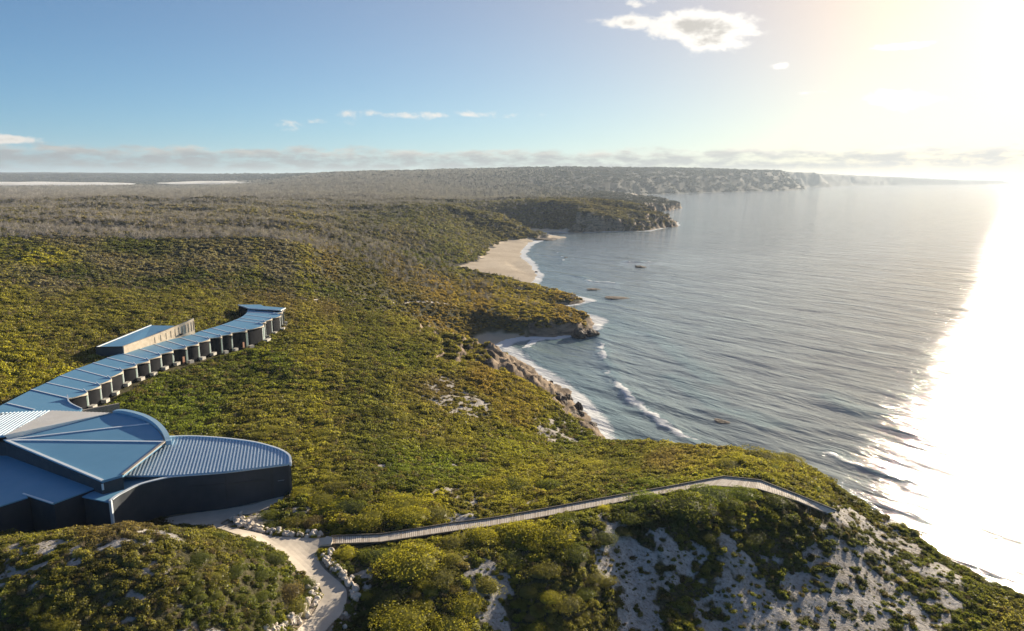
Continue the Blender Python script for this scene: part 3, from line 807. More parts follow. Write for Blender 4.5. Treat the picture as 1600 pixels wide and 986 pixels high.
# breaking waves: photo line of each crest, height, foam
for pts, hgt, fo, wd in (([(934, 512), (940, 545), (955, 585), (985, 625), (1030, 660), (1078, 692)], .7, .64, 2.8), ([(1300, 712), (1380, 745), (1450, 768), (1500, 785), (1600, 830)], .6, .6, 3.0), ([(1290, 622), (1350, 650), (1430, 672), (1540, 735)], .45, .34, 5),
                         ([(780, 552), (812, 548), (830, 536), (850, 530)], .35, .7, 2.2), ([(826, 560), (824, 545), (834, 534)], .3, .6, 1.6), ([(985, 410), (1012, 410)], 1.2, .7, 5), ([(872, 395), (882, 404), (880, 412)], .5, .6, 3), ([(905, 432), (925, 440), (960, 442)], .5, .6, 3), ([(1040, 590), (1120, 640), (1200, 665)], .35, .3, 5), ([(1010, 520), (1060, 560), (1110, 600)], .3, .3, 5)):
    pl = [at(a, b, 0) for a, b in pts]
    pl = [(p.x, p.y) for p in pl]
    d = poly_dist(sx, sy, pl, False)
    wig = (fbm(sx, sy, 12, 3, 81) - .5) * 3.2 + (fbm(sx, sy, 3.2, 3, 85) - .5) * 3.4
    # distance with a sign across the crest: shoreward face is steep and foaming
    e = np.array(pl[-1]) - np.array(pl[0]); nrm = np.array((-e[1], e[0])); nrm = nrm / np.linalg.norm(nrm)
    if nrm @ np.array((-.78, -.62)) < 0: nrm = -nrm
    best = np.full(len(sx), 1e18); sgn = np.zeros(len(sx))
    for i in range(len(pl) - 1):
        a, b = pl[i], pl[i + 1]
        ex, ey = b[0] - a[0], b[1] - a[1]
        tt = np.clip(((sx - a[0]) * ex + (sy - a[1]) * ey) / (ex * ex + ey * ey), 0, 1)
        qx, qy = sx - a[0] - tt * ex, sy - a[1] - tt * ey
        dd = qx * qx + qy * qy
        k = dd < best
        best[k] = dd[k]; sgn[k] = (qx * nrm[0] + qy * nrm[1])[k]
    sg = sgn + wig
    along = fbm(sx, sy, 16, 2, 83)
    prof_ = np.where(sg > 0, np.exp(-(sg / wd) ** 2), np.exp(-(sg / (wd * 2.6)) ** 2)) * (d < wd * 8) * np.exp(-np.maximum(d - np.abs(sgn) - .5, 0) / 6)
    sz += hgt * prof_ * (.5 + along)
    ff = np.where(sg > 0, np.exp(-(sg / (wd * 1.3)) ** 2), np.exp(-(sg / (wd * 1.0)) ** 2)) * np.exp(-np.maximum(d - np.abs(sgn) - .5, 0) / 6)
    foam_v = np.maximum(foam_v, fo * ff * np.clip(2.6 * along - .55, 0, 1.1))
    shal_v = np.maximum(shal_v, .42 * prof_)
sm = mesh_from('sea', np.stack([sx, sy, sz], 1), sf, True)
add_attr(sm, 'foam', 'FLOAT', np.clip(foam_v, 0, 1)); add_attr(sm, 'shal', 'FLOAT', np.clip(shal_v, 0, 1)); add_attr(sm, 'rip', 'FLOAT', fade)
link('sea', sm, M_sea, kind='structure', label='open sea with low swell and breakers along the cliffs', category='sea')

# ---------------------------------------------------------------- concrete path
def drape(outline, spacing, zf):
    """sheet over an outline, following zf"""
    pts = [Vector(p) for p in outline]
    P = []
    for i, a in enumerate(pts):
        b = pts[(i + 1) % len(pts)]
        k = max(1, int((b - a).length / spacing))
        P += [a.lerp(b, j / k) for j in range(k)]
    n = len(P)
    xs, ys = [p.x for p in P], [p.y for p in P]
    gx_, gy_ = np.meshgrid(np.arange(min(xs), max(xs), spacing), np.arange(min(ys), max(ys), spacing))
    gx_, gy_ = gx_.ravel(), gy_.ravel()
    poly = [(p.x, p.y) for p in P]
    ok = in_poly(gx_, gy_, poly) & (poly_dist(gx_, gy_, poly) > spacing * .4)
    allp = P + [Vector((x, y)) for x, y in zip(gx_[ok], gy_[ok])]
    vo, _, fo, *_ = delaunay_2d_cdt(allp, [(i, (i + 1) % n) for i in range(n)], [], 1, 1e-5)
    vx = np.array([v.x for v in vo]); vy = np.array([v.y for v in vo])
    vz = zf(vx, vy)
    return np.stack([vx, vy, vz], 1), fo

pv_, pf_ = drape([(p.x, p.y) for p in path_w], 1.0, lambda x, y: hs(x, y) + .05)
mb = MB()
mb.add(pv_, pf_)
n0 = len(path_w)
edge = [Vector((p.x, p.y, float(hs(np.array([p.x]), np.array([p.y]))[0]) + .05)) for p in path_w]
for i in range(n0):      # the slab's edge
    a, b = edge[i], edge[(i + 1) % n0]
    mb.add([a, b, b - Vector((0, 0, .3)), a - Vector((0, 0, .3))], [(0, 1, 2, 3)])
link('path', mb.mesh('path'), M_concrete, kind='structure', label='pale concrete path curving past the dunes to the lodge', category='path')

# sandy track in the distance
trk = [(440, 472), (470, 470), (500, 468.5), (560, 469), (620, 471.5), (680, 473), (740, 474), (800, 475), (835, 476)]
tw_ = []
for a, b in trk:
    z = 33.0
    for _ in range(10):
        p = at(a, b, z); z = .5 * z + .5 * float(gz_at(np.array([p.x]), np.array([p.y]))[0])
    tw_.append(at(a, b, z))
mb = MB()
line = []
for i in range(len(tw_) - 1):
    for j in range(12):
        line.append(tw_[i].lerp(tw_[i + 1], j / 12))
A, B = [], []
for p in line:
    for L_, s in ((A, 1.6), (B, -1.6)):
        q = Vector((p.x, p.y + s, 0)); q.z = float(gz_at(np.array([q.x]), np.array([q.y]))[0]) + .12
        L_.append(q)
n = len(line)
mb.add(A + B, [(i, i + 1, n + i + 1, n + i) for i in range(n - 1)])
link('track', mb.mesh('track'), M_stone, kind='structure', label='narrow sandy track running behind the far end of the lodge', category='track')
track_xy = [(p.x, p.y) for p in tw_]

# ---------------------------------------------------------------- rocks
def rock_mesh(seed, rough=.28, sub=2):
    r_ = random.Random(seed)
    bm = bmesh.new()
    bmesh.ops.create_icosphere(bm, subdivisions=sub, radius=1)
    cuts = [(Vector((r_.gauss(0, 1), r_.gauss(0, 1), r_.gauss(0, 1))).normalized(), r_.uniform(.55, .9)) for _ in range(9)]
    for v in bm.verts:
        for nrm, d in cuts:
            k = v.co.dot(nrm)
            if k > d: v.co -= nrm * (k - d)
        v.co *= 1 + r_.uniform(-rough, rough) * .25
    me = bpy.data.meshes.new('rock')
    bm.to_mesh(me); bm.free()
    return me
rock_meshes = [rock_mesh(i) for i in range(9)]
for m_ in rock_meshes: m_.materials.append(M_stone)

def nth(k):
    return '%d%s' % (k, 'th' if 10 < k % 100 < 14 else {1: 'st', 2: 'nd', 3: 'rd'}.get(k % 10, 'th'))
def rock_row(pts, n, wid, smin, smax, label, cat='rock', grp='white limestone rocks edging the path'):
    P = [ground_z_xy(a, b) for a, b in pts]
    L_ = [0.0]
    for a, b in zip(P, P[1:]): L_.append(L_[-1] + (b - a).length)
    for k in range(n):
        s = (k + random.random() * .6) / n * L_[-1]
        i = max(j for j in range(len(L_) - 1) if L_[j] <= s + 1e-6)
        q = P[i].lerp(P[i + 1], (s - L_[i]) / (L_[i + 1] - L_[i]))
        x, y = q.x + random.uniform(-wid, wid), q.y + random.uniform(-wid, wid)
        z = float(gz_at(np.array([x]), np.array([y]))[0])
        sc = random.uniform(smin, smax)
        o = bpy.data.objects.new('rock', random.choice(rock_meshes))
        o.scale = (sc * random.uniform(.8, 1.25), sc * random.uniform(.8, 1.25), sc * random.uniform(.7, 1.0))
        o.rotation_euler = (random.uniform(-.3, .3), random.uniform(-.3, .3), random.uniform(0, 6.28))
        o.location = (x, y, z + sc * .32)
        COL.objects.link(o)
        o['label'], o['category'], o['group'] = label % nth(k + 1), cat, grp
rock_row([(418, 988), (440, 979), (462, 967), (479, 955), (490, 940), (493, 926), (483, 914)], 62, .55, .26, .52, 'white limestone rock along the left path bend, %s counting from the bottom', grp='white rocks along the left edge of the path')
rock_row([(468, 898), (452, 880), (436, 866), (412, 855), (388, 847)], 14, .4, .2, .4, 'small pale rock under heath on the left path edge, %s counting away from the bend', grp='pale rocks under the heath by the path')
rock_row([(370, 805), (371, 815), (384, 822.5), (408, 828), (425, 832), (445, 834.5), (466, 834), (487, 835.5), (508, 836), (516, 837)], 88, .75, .22, .5, 'white limestone rock in the bank above the junction, %s from the drive towards the boardwalk', grp='white rocks banked above the path junction')
rock_row([(513, 859), (509, 872), (518.5, 884.5), (531, 897), (541.5, 905), (550, 914), (554, 926), (557, 939)], 70, .45, .24, .5, 'white limestone rock in the row right of the path, %s down from the boardwalk', grp='white rocks along the right edge of the path')
rock_row([(556, 948), (545, 958), (533, 972), (520, 985)], 9, .8, .14, .3, 'small pale rock on sand right of the path, %s below the white rock row', grp='small rocks scattered by the path')

# boulders and reefs at the waterline
def sea_rock(px, py, w_px, flat, label, z=0.0, sub=3, wide=1.0):
    p = at(px, py, z)
    sc = w_px * math.hypot(p.x, p.y, CAMZ) / F / 2
    o = link('sea_rock', rock_mesh(int(px * 7 + py), .6, sub), M_rockdark)
    o.location = (p.x, p.y, p.z); o.scale = (sc, sc * wide, sc * flat); o.rotation_euler = (0, .06, random.uniform(-.3, .3))
    o['label'], o['category'] = label, 'rock'
sea_rock(925, 664, 22, .45, 'dark boulder standing in foam off the tip of the rocky point')
sea_rock(903, 640, 17, 1.5, 'tall brown rock stack leaning at the waterline of the rocky point')
sea_rock(888, 626, 15, 1.6, 'jagged brown pinnacle rising from the edge of the rocky point')
sea_rock(905, 652, 20, 1.0, 'brown boulder at the foot of the rocky point beside the stack')
sea_rock(870, 628, 34, .8, 'broad craggy brown outcrop below the orange grass slope', 4)
sea_rock(846, 640, 40, .5, 'large weathered brown crag on the slope above the rocky point', 12)
sea_rock(880, 648, 36, .7, 'pitted brown crag on the neck of the rocky point', 5)
sea_rock(892, 655, 30, .9, 'broad brown outcrop at the end of the rocky point')
sea_rock(858, 604, 20, 1.0, 'craggy brown outcrop half way along the rocky cove shore')
sea_rock(1130, 657, 26, .10, 'low dark reef awash in white water beyond the headland', .1)
sea_rock(972, 466, 52, .035, 'long low reef awash off the dark headland', .1, wide=.6)
sea_rock(930, 452, 30, .035, 'dark flat reef nearer the beach in the shallows', .1, wide=.6)
sea_rock(1000, 417, 20, .2, 'small reef throwing up white water in the middle of the bay', .1)
sea_rock(885, 403, 9, .25, 'tiny dark rock in the shallows off the beach', .1)
sea_rock(926, 522, 24, .8, 'dark crag at the tip of the second headland above the small cove', 1)
sea_rock(905, 524, 30, .7, 'brown crag under the cliff of the second headland', 1)
sea_rock(855, 373, 46, .10, 'flat dark rock platform at the far end of the beach', .6, wide=1.2)
sea_rock(838, 425, 5, .5, 'small dark rock at the beach water edge', .2)

# ---------------------------------------------------------------- boardwalk
bw = empty('boardwalk', tuple(bw_c[0]), label='grey timber boardwalk winding over the dune to the cliff edge', category='boardwalk')
def lerp_line(L_, s):
    i = min(int(s), len(L_) - 2)
    return L_[i].lerp(L_[i + 1], s - i)
seglen = [(bw_c[i + 1] - bw_c[i]).length for i in range(len(bw_c) - 1)]
Ltot = sum(seglen)
NP = 300
def param(dist):
    i = 0
    while i < len(seglen) - 1 and dist > seglen[i]:
        dist -= seglen[i]; i += 1
    return min(i + dist / seglen[i], len(bw_c) - 1)
for k in range(NP):
    a, b = param(Ltot * (k + .05) / NP), param(Ltot * (k + .88) / NP)
    j = random.uniform(-.012, .012)
    top = [lerp_line(bw_u, a), lerp_line(bw_u, b), lerp_line(bw_l, b), lerp_line(bw_l, a)]
    top = [p + Vector((0, 0, j)) for p in top]
    part('plank', MB().slab(top, .06).mesh('plank'), random.choice((M_wood, M_wood, M_wood2)), bw)
for side, e in (('u', bw_u), ('l', bw_l)):
    o_ = [p.copy() for p in e]
    v = Vector((0, 0, 0))
    mbk, mbb = MB(), MB()
    mbk.ribbon_wall(o_, .14, [p.z + (.20 if side == 'u' else .03) for p in o_], [p.z + .005 for p in o_])
    mbb.ribbon_wall([p + (q - p).normalized() * .25 for p, q in zip(o_, bw_c)], .12, [p.z - .07 for p in o_], [p.z - .36 for p in o_])
    part('kerb_rail', mbk.mesh('kerb_rail'), M_woodd, bw)
    part('bearer', mbb.mesh('bearer'), M_woodd, bw)
    for k in range(1, 24):
        p = lerp_line(o_, param(Ltot * k / 24)); c_ = lerp_line(bw_c, param(Ltot * k / 24))
        p = p + (c_ - p).normalized() * .25
        g = float(gz_at(np.array([p.x]), np.array([p.y]))[0])
        part('post', MB().box((p.x, p.y, (p.z - .36 + g - .3) / 2), .16, .16, max(p.z - .36 - g + .3, .1)).mesh('post'), M_woodd, bw)

# ---------------------------------------------------------------- the lodge hall
def gzs(p):
    return float(hs(np.array([p[0]]), np.array([p[1]]))[0])
hall = empty('lodge_hall', tuple(at(200, 760, 38.0)), label='large dark-walled lodge hall with fan-shaped blue metal roofs and a rounded end', category='building')
PF = (44.1, 89.0, .075)     # fan roof plane
PW = (43.2, 96.0, .15)      # rounded wing plane
def onp(px, py, P): return on_plane(px, py, *P)
def curve(pts, k=5):
    """smooth line through points, open"""
    out = []
    n = len(pts)
    for i in range(n - 1):
        p0, p1, p2, p3 = (Vector(pts[min(max(j, 0), n - 1)]) for j in (i - 1, i, i + 1, i + 2))
        for j in range(k):
            t = j / k
            out.append(.5 * ((2 * p1) + (p2 - p0) * t + (2 * p0 - 5 * p1 + 4 * p2 - p3) * t * t + (3 * p1 - p0 - 3 * p2 + p3) * t ** 3))
    out.append(Vector(pts[-1]))
    return out
def ribs(poly, a, b, step, wd, ht, name, m, parent, flip=False):
    """steel ribs parallel to a-b, clipped to a convex roof polygon"""
    d = Vector((b[0] - a[0], b[1] - a[1])).normalized()
    nn = Vector((-d.y, d.x))
    pr = [(Vector((p.x, p.y)).dot(nn), p) for p in poly]
    lo, hi = min(q[0] for q in pr), max(q[0] for q in pr)
    k = lo + step * .6
    cnt = 0
    while k < hi - step * .3:
        X = []
        for i in range(len(poly)):
            p, q = poly[i], poly[(i + 1) % len(poly)]
            u, v = Vector((p.x, p.y)).dot(nn) - k, Vector((q.x, q.y)).dot(nn) - k
            if (u < 0) != (v < 0):
                X.append(p.lerp(q, u / (u - v)))
        if len(X) >= 2:
            X.sort(key=lambda p: p.x * d.x + p.y * d.y)
            p, q = X[0], X[-1]
            if (q - p).length > .4:
                part(name, MB().bar(p, q, wd, ht, .004).mesh(name), m, parent); cnt += 1
        k += step
    return cnt
# rounded wing
wing_front = [onp(*p, PW) for p in ((191.5, 743.6), (228, 743.4), (265.4, 743.2), (289, 741.6), (352.5, 736.8), (416, 729), (454, 724))]
wing_curve = curve([onp(*p, PW) for p in ((454, 724), (452.5, 713), (440, 704), (420, 697), (395, 691), (360, 686.3), (320, 683), (290, 682), (262, 683))], 4)
wing_poly = wing_front[:-1] + wing_curve + [onp(259, 692, PW)]
rw = part('roof', MB().slab(wing_poly, .22).mesh('roof'), M_roofl, hall, label='pale ribbed roof of the rounded wing')
ribs(wing_poly, onp(300, 741, PW), onp(316, 684, PW), .50, .17, .075, 'roof_rib', M_rib, rw)
part('eave_trim', MB().ribbon_wall([p + Vector((0, 0, 0)) for p in wing_curve], .3, [p.z + .16 for p in wing_curve], [p.z - .42 for p in wing_curve]).mesh('eave_trim'), M_trim, rw)
# its walls: the long curved screen wall to the entry and the rounded end behind
scr_px = [(174, 780.6), (183, 774), (193, 768.6), (214, 758), (236, 751.4), (265.4, 745), (289, 742.8), (352.5, 738), (416, 730.2), (454.5, 725.4)]
scr = curve([at(*p, 43.0) for p in scr_px], 4)
zt = [43.0 if i < len(scr) - 5 else 43.0 + .06 * (i - len(scr) + 5) for i in range(len(scr))]
back_line = [Vector((p.x, p.y, 0)) for p in wing_curve]
part('wall', MB().ribbon_wall(scr, .34, 42.93, 37.2).mesh('wall'), M_wall, hall, label='long dark curved front wall of the rounded wing')
part('coping', MB().ribbon_wall(scr, .44, 43.05, 42.935).mesh('coping'), M_trim, hall)
ctr = sum((Vector((p.x, p.y, 0)) for p in wing_curve), Vector()) / len(wing_curve)
bl2 = [p + (ctr - p).normalized() * .45 for p in back_line]
part('wall', MB().ribbon_wall(bl2, .3, [p.z - .25 for p in wing_curve], 37.2).mesh('wall'), M_wall, hall)
# recess, joints, light and pipe on the front wall
def on_wall(px, py, out=.0):
    """the point of the front wall seen at a spot"""
    x, y, d = ray(px, py)
    best = None
    for a, b in zip(scr, scr[1:]):
        ex, ey = b.x - a.x, b.y - a.y
        den = x * ey - y * ex
        if abs(den) < 1e-9: continue
        t = (a.x * ey - a.y * ex) / den
        s = (a.x * y - a.y * x) / den
        if -.02 <= s <= 1.02 and t > 0:
            q = Vector((x * t, y * t, CAMZ + d * t))
            nrm = Vector((ey, -ex, 0)).normalized()
            if nrm.y > 0: nrm = -nrm
            if best is None or q.y < best[0].y: best = (q, nrm, Vector((ex, ey, 0)).normalized())
    q, nrm, tan = best
    return q + nrm * (.17 + out), nrm, tan
def wall_panel(px0, py0, px1, py1, out, th, name, m, label=None):
    a, n1_, _ = on_wall(px0, py0); b, n2_, _ = on_wall(px1, py1)
    top, bot = max(a.z, b.z), min(a.z, b.z)
    a2, b2 = Vector((a.x, a.y, 0)), Vector((b.x, b.y, 0))
    k = 10
    ln = []
    for i in range(k + 1):
        q, nn_, _ = on_wall(px0 + (px1 - px0) * i / k, py0 + (py1 - py0) * i / k)
        ln.append(q + nn_ * out)
    o = part(name, MB().ribbon_wall(ln, th, top, bot).mesh(name), m, hall)
    if label: o['label'] = label
    return o
M_wall3 = simple('dark_cladding_band', (.040, .044, .050), (.052, .056, .062), .4, .5, spec=.35)
wall_panel(296, 759, 350, 755, .03, .06, 'wall_panel', M_wall3); wall_panel(357, 754.5, 414, 750, .03, .06, 'wall_panel', M_wall3)
wall_panel(421, 733, 429, 775, .05, .07, 'pilaster', M_wall3, 'dark pilaster beside the rounded end')
wall_panel(352.5, 740, 355.5, 783, .05, .06, 'downpipe', M_wall3)
wall_panel(434, 750.5, 444, 749.2, .05, .10, 'wall_light', M_trim, 'slim pale light on the dark end wall')
for q in (405, 418):
    wall_panel(q, 752, q + 1.5, 776, .04, .05, 'door_jamb', M_wall3)
wall_panel(406.5, 753, 417.8, 776, .015, .05, 'door', M_wall, 'dark flush door in the front wall')
# post at the tip of the screen
pt_ = at(174.5, 781, 43.0)
part('post', MB().box((pt_.x - .1, pt_.y - .12, 40.2), .32, .32, 5.7).mesh('post'), M_trim, hall)
# fan roof
FA = onp(8, 688, PF)
fan_rear = curve([onp(*p, PF) for p in ((176, 645.5), (190, 647), (207, 651.5), (225, 658), (241, 668), (252, 680), (257, 691))], 4)
fan_c = onp(160, 752, PF); fan_d = onp(191.5, 743, PF)
i1 = min(range(len(fan_rear)), key=lambda i: (fan_rear[i] - onp(235, 664, PF)).length)
i2 = len(fan_rear) - 1
panels = (('roof_panel', [FA] + [fan_c, fan_d, fan_rear[-1]]), ('roof_panel', [FA] + [fan_rear[-1]] + fan_rear[i1:-1][::-1]), ('roof_panel', [FA] + fan_rear[:i1 + 1][::-1]))
rf = part('roof', MB().slab([FA, fan_c, fan_d] + fan_rear[::-1], .3).mesh('roof'), M_roof, hall, label='fan-shaped blue metal roof with pale radiating seams')
for nm, q in panels:
    part(nm, MB().slab([p + Vector((0, 0, .03)) for p in q], .026).mesh(nm), M_roof, rf)
for q in (fan_rear[-1], fan_rear[i1]):
    part('seam', MB().bar(FA, q, .34, .12, .034).mesh('seam'), M_trim, rf)
part('edge_trim', MB().bar(FA, fan_c, .42, .18, .03).mesh('edge_trim'), M_trim, rf)
part('edge_trim', MB().bar(fan_d, fan_rear[-1], .40, .14, .034).mesh('edge_trim'), M_tan, rf)
part('edge_trim', MB().bar(fan_c, fan_d, .2, .10, .03).mesh('edge_trim'), M_roof, rf)
ctrf = (FA + fan_c) / 2
outr = [p + ((p - ctrf) * Vector((1, 1, 0))).normalized() * .55 for p in fan_rear]
zz = [p.z + .15 + .55 * math.sin(math.pi * min(1, (i + 1) / len(fan_rear) * 1.05)) ** .6 for i, p in enumerate(fan_rear)]
part('parapet', MB().ribbon_wall(outr, .75, zz, [p.z - .55 for p in fan_rear]).mesh('parapet'), M_roofl, rf)
# raised white lit panel and the ribbed panel behind
wp = [FA + Vector((0, 0, .85)), on_plane(174, 645.0, 46.2, 112.0, 0.0), on_plane(80, 641.4, 44.7, 113.0, 0.0)]
wr = part('roof', MB().prism(wp, [FA + Vector((.3, .3, -.1)), fan_rear[0] + Vector((-.2, .1, -.1)), wp[2] + Vector((0, 0, -.4))]).mesh('roof'), M_white, hall, label='cream ribbed triangular roof panel catching the sun')
ribs(wp, wp[0], wp[1], .85, .22, .045, 'roof_rib', M_white, wr)
lp = [FA + Vector((0, 0, .75)), wp[2] + Vector((0, 0, -.05)), on_plane(0, 645.5, 44.6, 111, 0.0), on_plane(-150, 650, 44.6, 111, 0.0), onp(-150, 690, PF)]
lr = part('roof', MB().slab(lp, .25).mesh('roof'), M_roofl, hall, label='pale ribbed roof at the left edge behind the fan roof')
ribs(lp, onp(0, 683, PF), onp(32, 650, PF), .62, .2, .13, 'roof_rib', M_rib, lr)
# walls under the fan roof
part('wall', MB().ribbon_wall([onp(-150, 692, PF), FA, fan_c, fan_d], .25, [p.z - .26 for p in (FA, FA, fan_c, fan_d)], 42.0).mesh('wall'), M_wall, hall)
part('wall', MB().ribbon_wall([p + ((ctrf - p) * Vector((1, 1, 0))).normalized() * .4 for p in fan_rear], .25, [p.z - .31 for p in fan_rear], 37.5).mesh('wall'), M_wall, hall)
part('corner_flashing', MB().box((fan_c.x, fan_c.y - .05, 43.45), .22, .22, .9).mesh('corner_flashing'), M_trim, hall)
bk = [wp[1] + Vector((0, .3, 0)), wp[2] + Vector((0, .3, 0)), onp(-150, 650, PF)]
part('wall', MB().ribbon_wall(bk, .25, [p.z - .3 for p in bk], 37.5).mesh('wall'), M_wall, hall)
# lower roof on the left and entry canopy
ZL = 42.75
low = [at(*p, ZL) for p in ((-150, 640), (0, 704), (60, 722), (158, 760), (82.5, 787), (36, 771.8), (43.5, 777), (0, 790.6), (-150, 838))]
low2 = [at(*p, ZL) for p in ((-150, 650), (0, 700), (20, 700), (163, 757), (82.5, 787), (39, 772.8), (43.5, 777), (0, 790.6), (-150, 838))]
lo_ = part('roof', MB().slab(low2, .18).mesh('roof'), M_roof, hall, label='flat blue lower roof at the left with a stepped front edge')
part('eave_trim', MB().bar(at(82.5, 787, ZL), at(36, 771.8, ZL), .22, .12, .004).mesh('eave_trim'), M_trim, lo_)
wl = [at(*p, ZL) for p in ((-150, 836), (0, 789.4), (42, 776.2))]
part('wall', MB().ribbon_wall([p + Vector((0, .35, 0)) for p in wl], .25, ZL - .19, 36.5).mesh('wall'), M_wall, hall)
wl = [at(*p, ZL) for p in ((42, 776), (37.5, 773.3), (82.5, 786), (120, 772.8), (160, 758.5))]
part('wall', MB().ribbon_wall([p + Vector((0, .35, 0)) for p in wl], .22, ZL - .19, 36.5).mesh('wall'), M_wall, hall)
ZC = 42.35
can = [at(*p, ZC) for p in ((128, 776), (174, 785.5), (184, 778), (194, 772.4), (215, 761.8), (237, 755), (264, 748), (262, 745.5), (195, 747.5), (163, 758.5))]
ca = part('roof', MB().slab(can, .16).mesh('roof'), M_roof, hall, label='small flat blue canopy roof over the entry')
for q in ((167, 768), (178, 758)):
    p = at(*q, ZC + .12)
    part('roof_vent', MB().box(p, .3, .3, .24).mesh('roof_vent'), M_wall, ca)
wl = [at(*p, ZC) for p in ((129, 775), (151, 780), (174, 784.3))]
part('wall', MB().ribbon_wall([p + Vector((0, .3, 0)) for p in wl], .2, ZC - .17, 36.8).mesh('wall'), M_wall, hall)
part('wall', MB().ribbon_wall([at(190, 747.5, ZC), at(264, 746, ZC)], .2, 43.1, ZC - .1).mesh('wall'), M_wall, hall)

# ---------------------------------------------------------------- stepped row of suites
SE = [ # rear end and front end of each dividing upstand, photo spots from the hall outwards
    ((11, 630), (54, 640)), ((49, 608.7), (106, 622)), ((73, 598), (130.5, 610.5)), ((94, 587), (151, 600)), ((119, 576.5), (168, 589.5)), ((145.5, 567), (187, 577)),
    ((167.5, 559), (208.5, 568.7)), ((188.5, 551.7), (228.7, 561.3)), ((214.5, 543.9), (247, 553)), ((240, 537.5), (266.3, 546)), ((258.5, 531.8), (288.4, 541)), ((280.5, 527.6), (307, 535)),
    ((299.5, 522.5), (324, 528)), ((314.5, 516.9), (342.4, 524)), ((330.7, 512.4), (358.6, 519.7)), ((346.9, 507.4), (382.6, 514.7)), ((367, 500), (403.8, 505)), ((374.8, 496.8), (411.6, 501.8)),
    ((382.6, 491.8), (421.6, 496.8)), ((386, 487.9), (428, 490.2)), ((387, 484.3), (437, 486.8)), ((388, 481), (438.4, 483.6))]
ZR = 40.7
def srz(i): return ZR - .012 * i
seams = [(at(*a, srz(i)), at(*b, srz(i))) for i, (a, b) in enumerate(SE)]
ords = ['first', 'second', 'third', 'fourth', 'fifth', 'sixth', 'seventh', 'eighth', 'ninth', 'tenth', 'eleventh', 'twelfth', 'thirteenth', 'fourteenth', 'fifteenth', 'sixteenth', 'seventeenth', 'eighteenth', 'nineteenth', 'twentieth']
DOORS = {9: 1, 14: 1}
for i in range(1, len(SE) - 1):
    A, B = seams[i]; D, C = seams[i + 1]
    sdir = ((B - A) * Vector((1, 1, 0))).normalized()
    row = ((C - B) * Vector((1, 1, 0)))
    sp_ = row.length
    big = i in (15, 18)
    root = empty('guest_suite', (B.x, B.y, gzs(B)), category='suite', group='guest suites stepping along the hillside',
                 label='blue-roofed dark suite, %s from the round-roofed hall in the stepped row' % ords[i - 1])
    ext = (1.7 if i < 15 else 1.2) if not big else 3.2
    zt_ = B.z
    down = Vector((0, 0, 1))
    E = C + sdir * ext - row * .06
    cz = C.copy(); cz.z = zt_; E.z = zt_; D = D.copy(); D.z = zt_
    # rounded front from the near upstand to the far lip
    m1 = B + sdir * (ext * .55) + row * .12; m2 = B + sdir * (ext * .95) + row * .42; m3 = C + sdir * (ext * 1.12) - row * .24
    for q in (m1, m2, m3): q.z = zt_
    front = curve([B, m1, m2, m3, E], 4)
    roof_poly = [A] + front + [cz, D]
    ro = part('roof', MB().slab(roof_poly, .16).mesh('roof'), M_roof, root)
    up = MB().bar(A, B - sdir * .05, .30, .09, .003)
    part('upstand', up.mesh('upstand'), M_trim, ro)
    # pale fascia round the front, deepest at the far lip, and the upturned fin of the near side
    zb_ = [zt_ - .17 - .5 * max(0, (k / (len(front) - 1) - .55) / .45) ** .8 for k in range(len(front))]
    part('fascia', MB().ribbon_wall(front, .16, [zt_ + .03] * len(front), zb_).mesh('fascia'), M_tan, ro)
    part('lip', MB().ribbon_wall([E, cz], .14, [zt_ + .06, zt_ + .5], [zt_ - .68, zt_ - .3]).mesh('lip'), M_trim, ro)
    # wall following the front, set back a little
    cen = (A + B + C + D) / 4
    wa, wb = B + sdir * (ext * .28) + row * .10, E - sdir * .35 - row * .07
    wl = [wa.lerp(wb, k / 12) + sdir * (.28 * math.sin(math.pi * k / 12)) for k in range(13)]
    for q in wl: q.z = zt_
    g = min(gzs(p) for p in wl) - .8
    wl_full = [A + sdir * .6 + row * .04] + wl
    part('wall', MB().ribbon_wall(wl_full, .2, zt_ - .165, g).mesh('wall'), M_wall2, root)
    # tall window strip at the far front corner, balcony in front of it
    gx0 = wl[-1] - row * .02 + sdir * .12
    gl = [gx0 - sdir * .1, gx0 + row * .16 - sdir * .25]
    gb = gzs(gx0)
    wn = part('window', MB().ribbon_wall(gl, .1, zt_ - .95, gb + .2).mesh('window'), mg, root)
    part('window_frame', MB().ribbon_wall([gl[0] - row * .012, gl[0] + row * .012], .14, zt_ - .9, gb + .15).mesh('window_frame'), M_trim, wn)
    part('window_frame', MB().ribbon_wall([gl[1] - row * .012, gl[1] + row * .012], .14, zt_ - .9, gb + .15).mesh('window_frame'), M_trim, wn)
    bc = gx0 + row * .22 + sdir * .75
    ang_ = math.atan2(row.y, row.x)
    bal = part('balcony', MB().box((bc.x, bc.y, gb + 0.55), sp_ * .30, 1.1, .75, ang_).mesh('balcony'), M_bal, root)
    if i in DOORS:
        dp = wl[9] + sdir * .16
        part('door', MB().box((dp.x, dp.y, gb + 1.1), .9, .12, 2.2, ang_ + .3).mesh('door'), M_door, root, label='red-brown timber door panel')
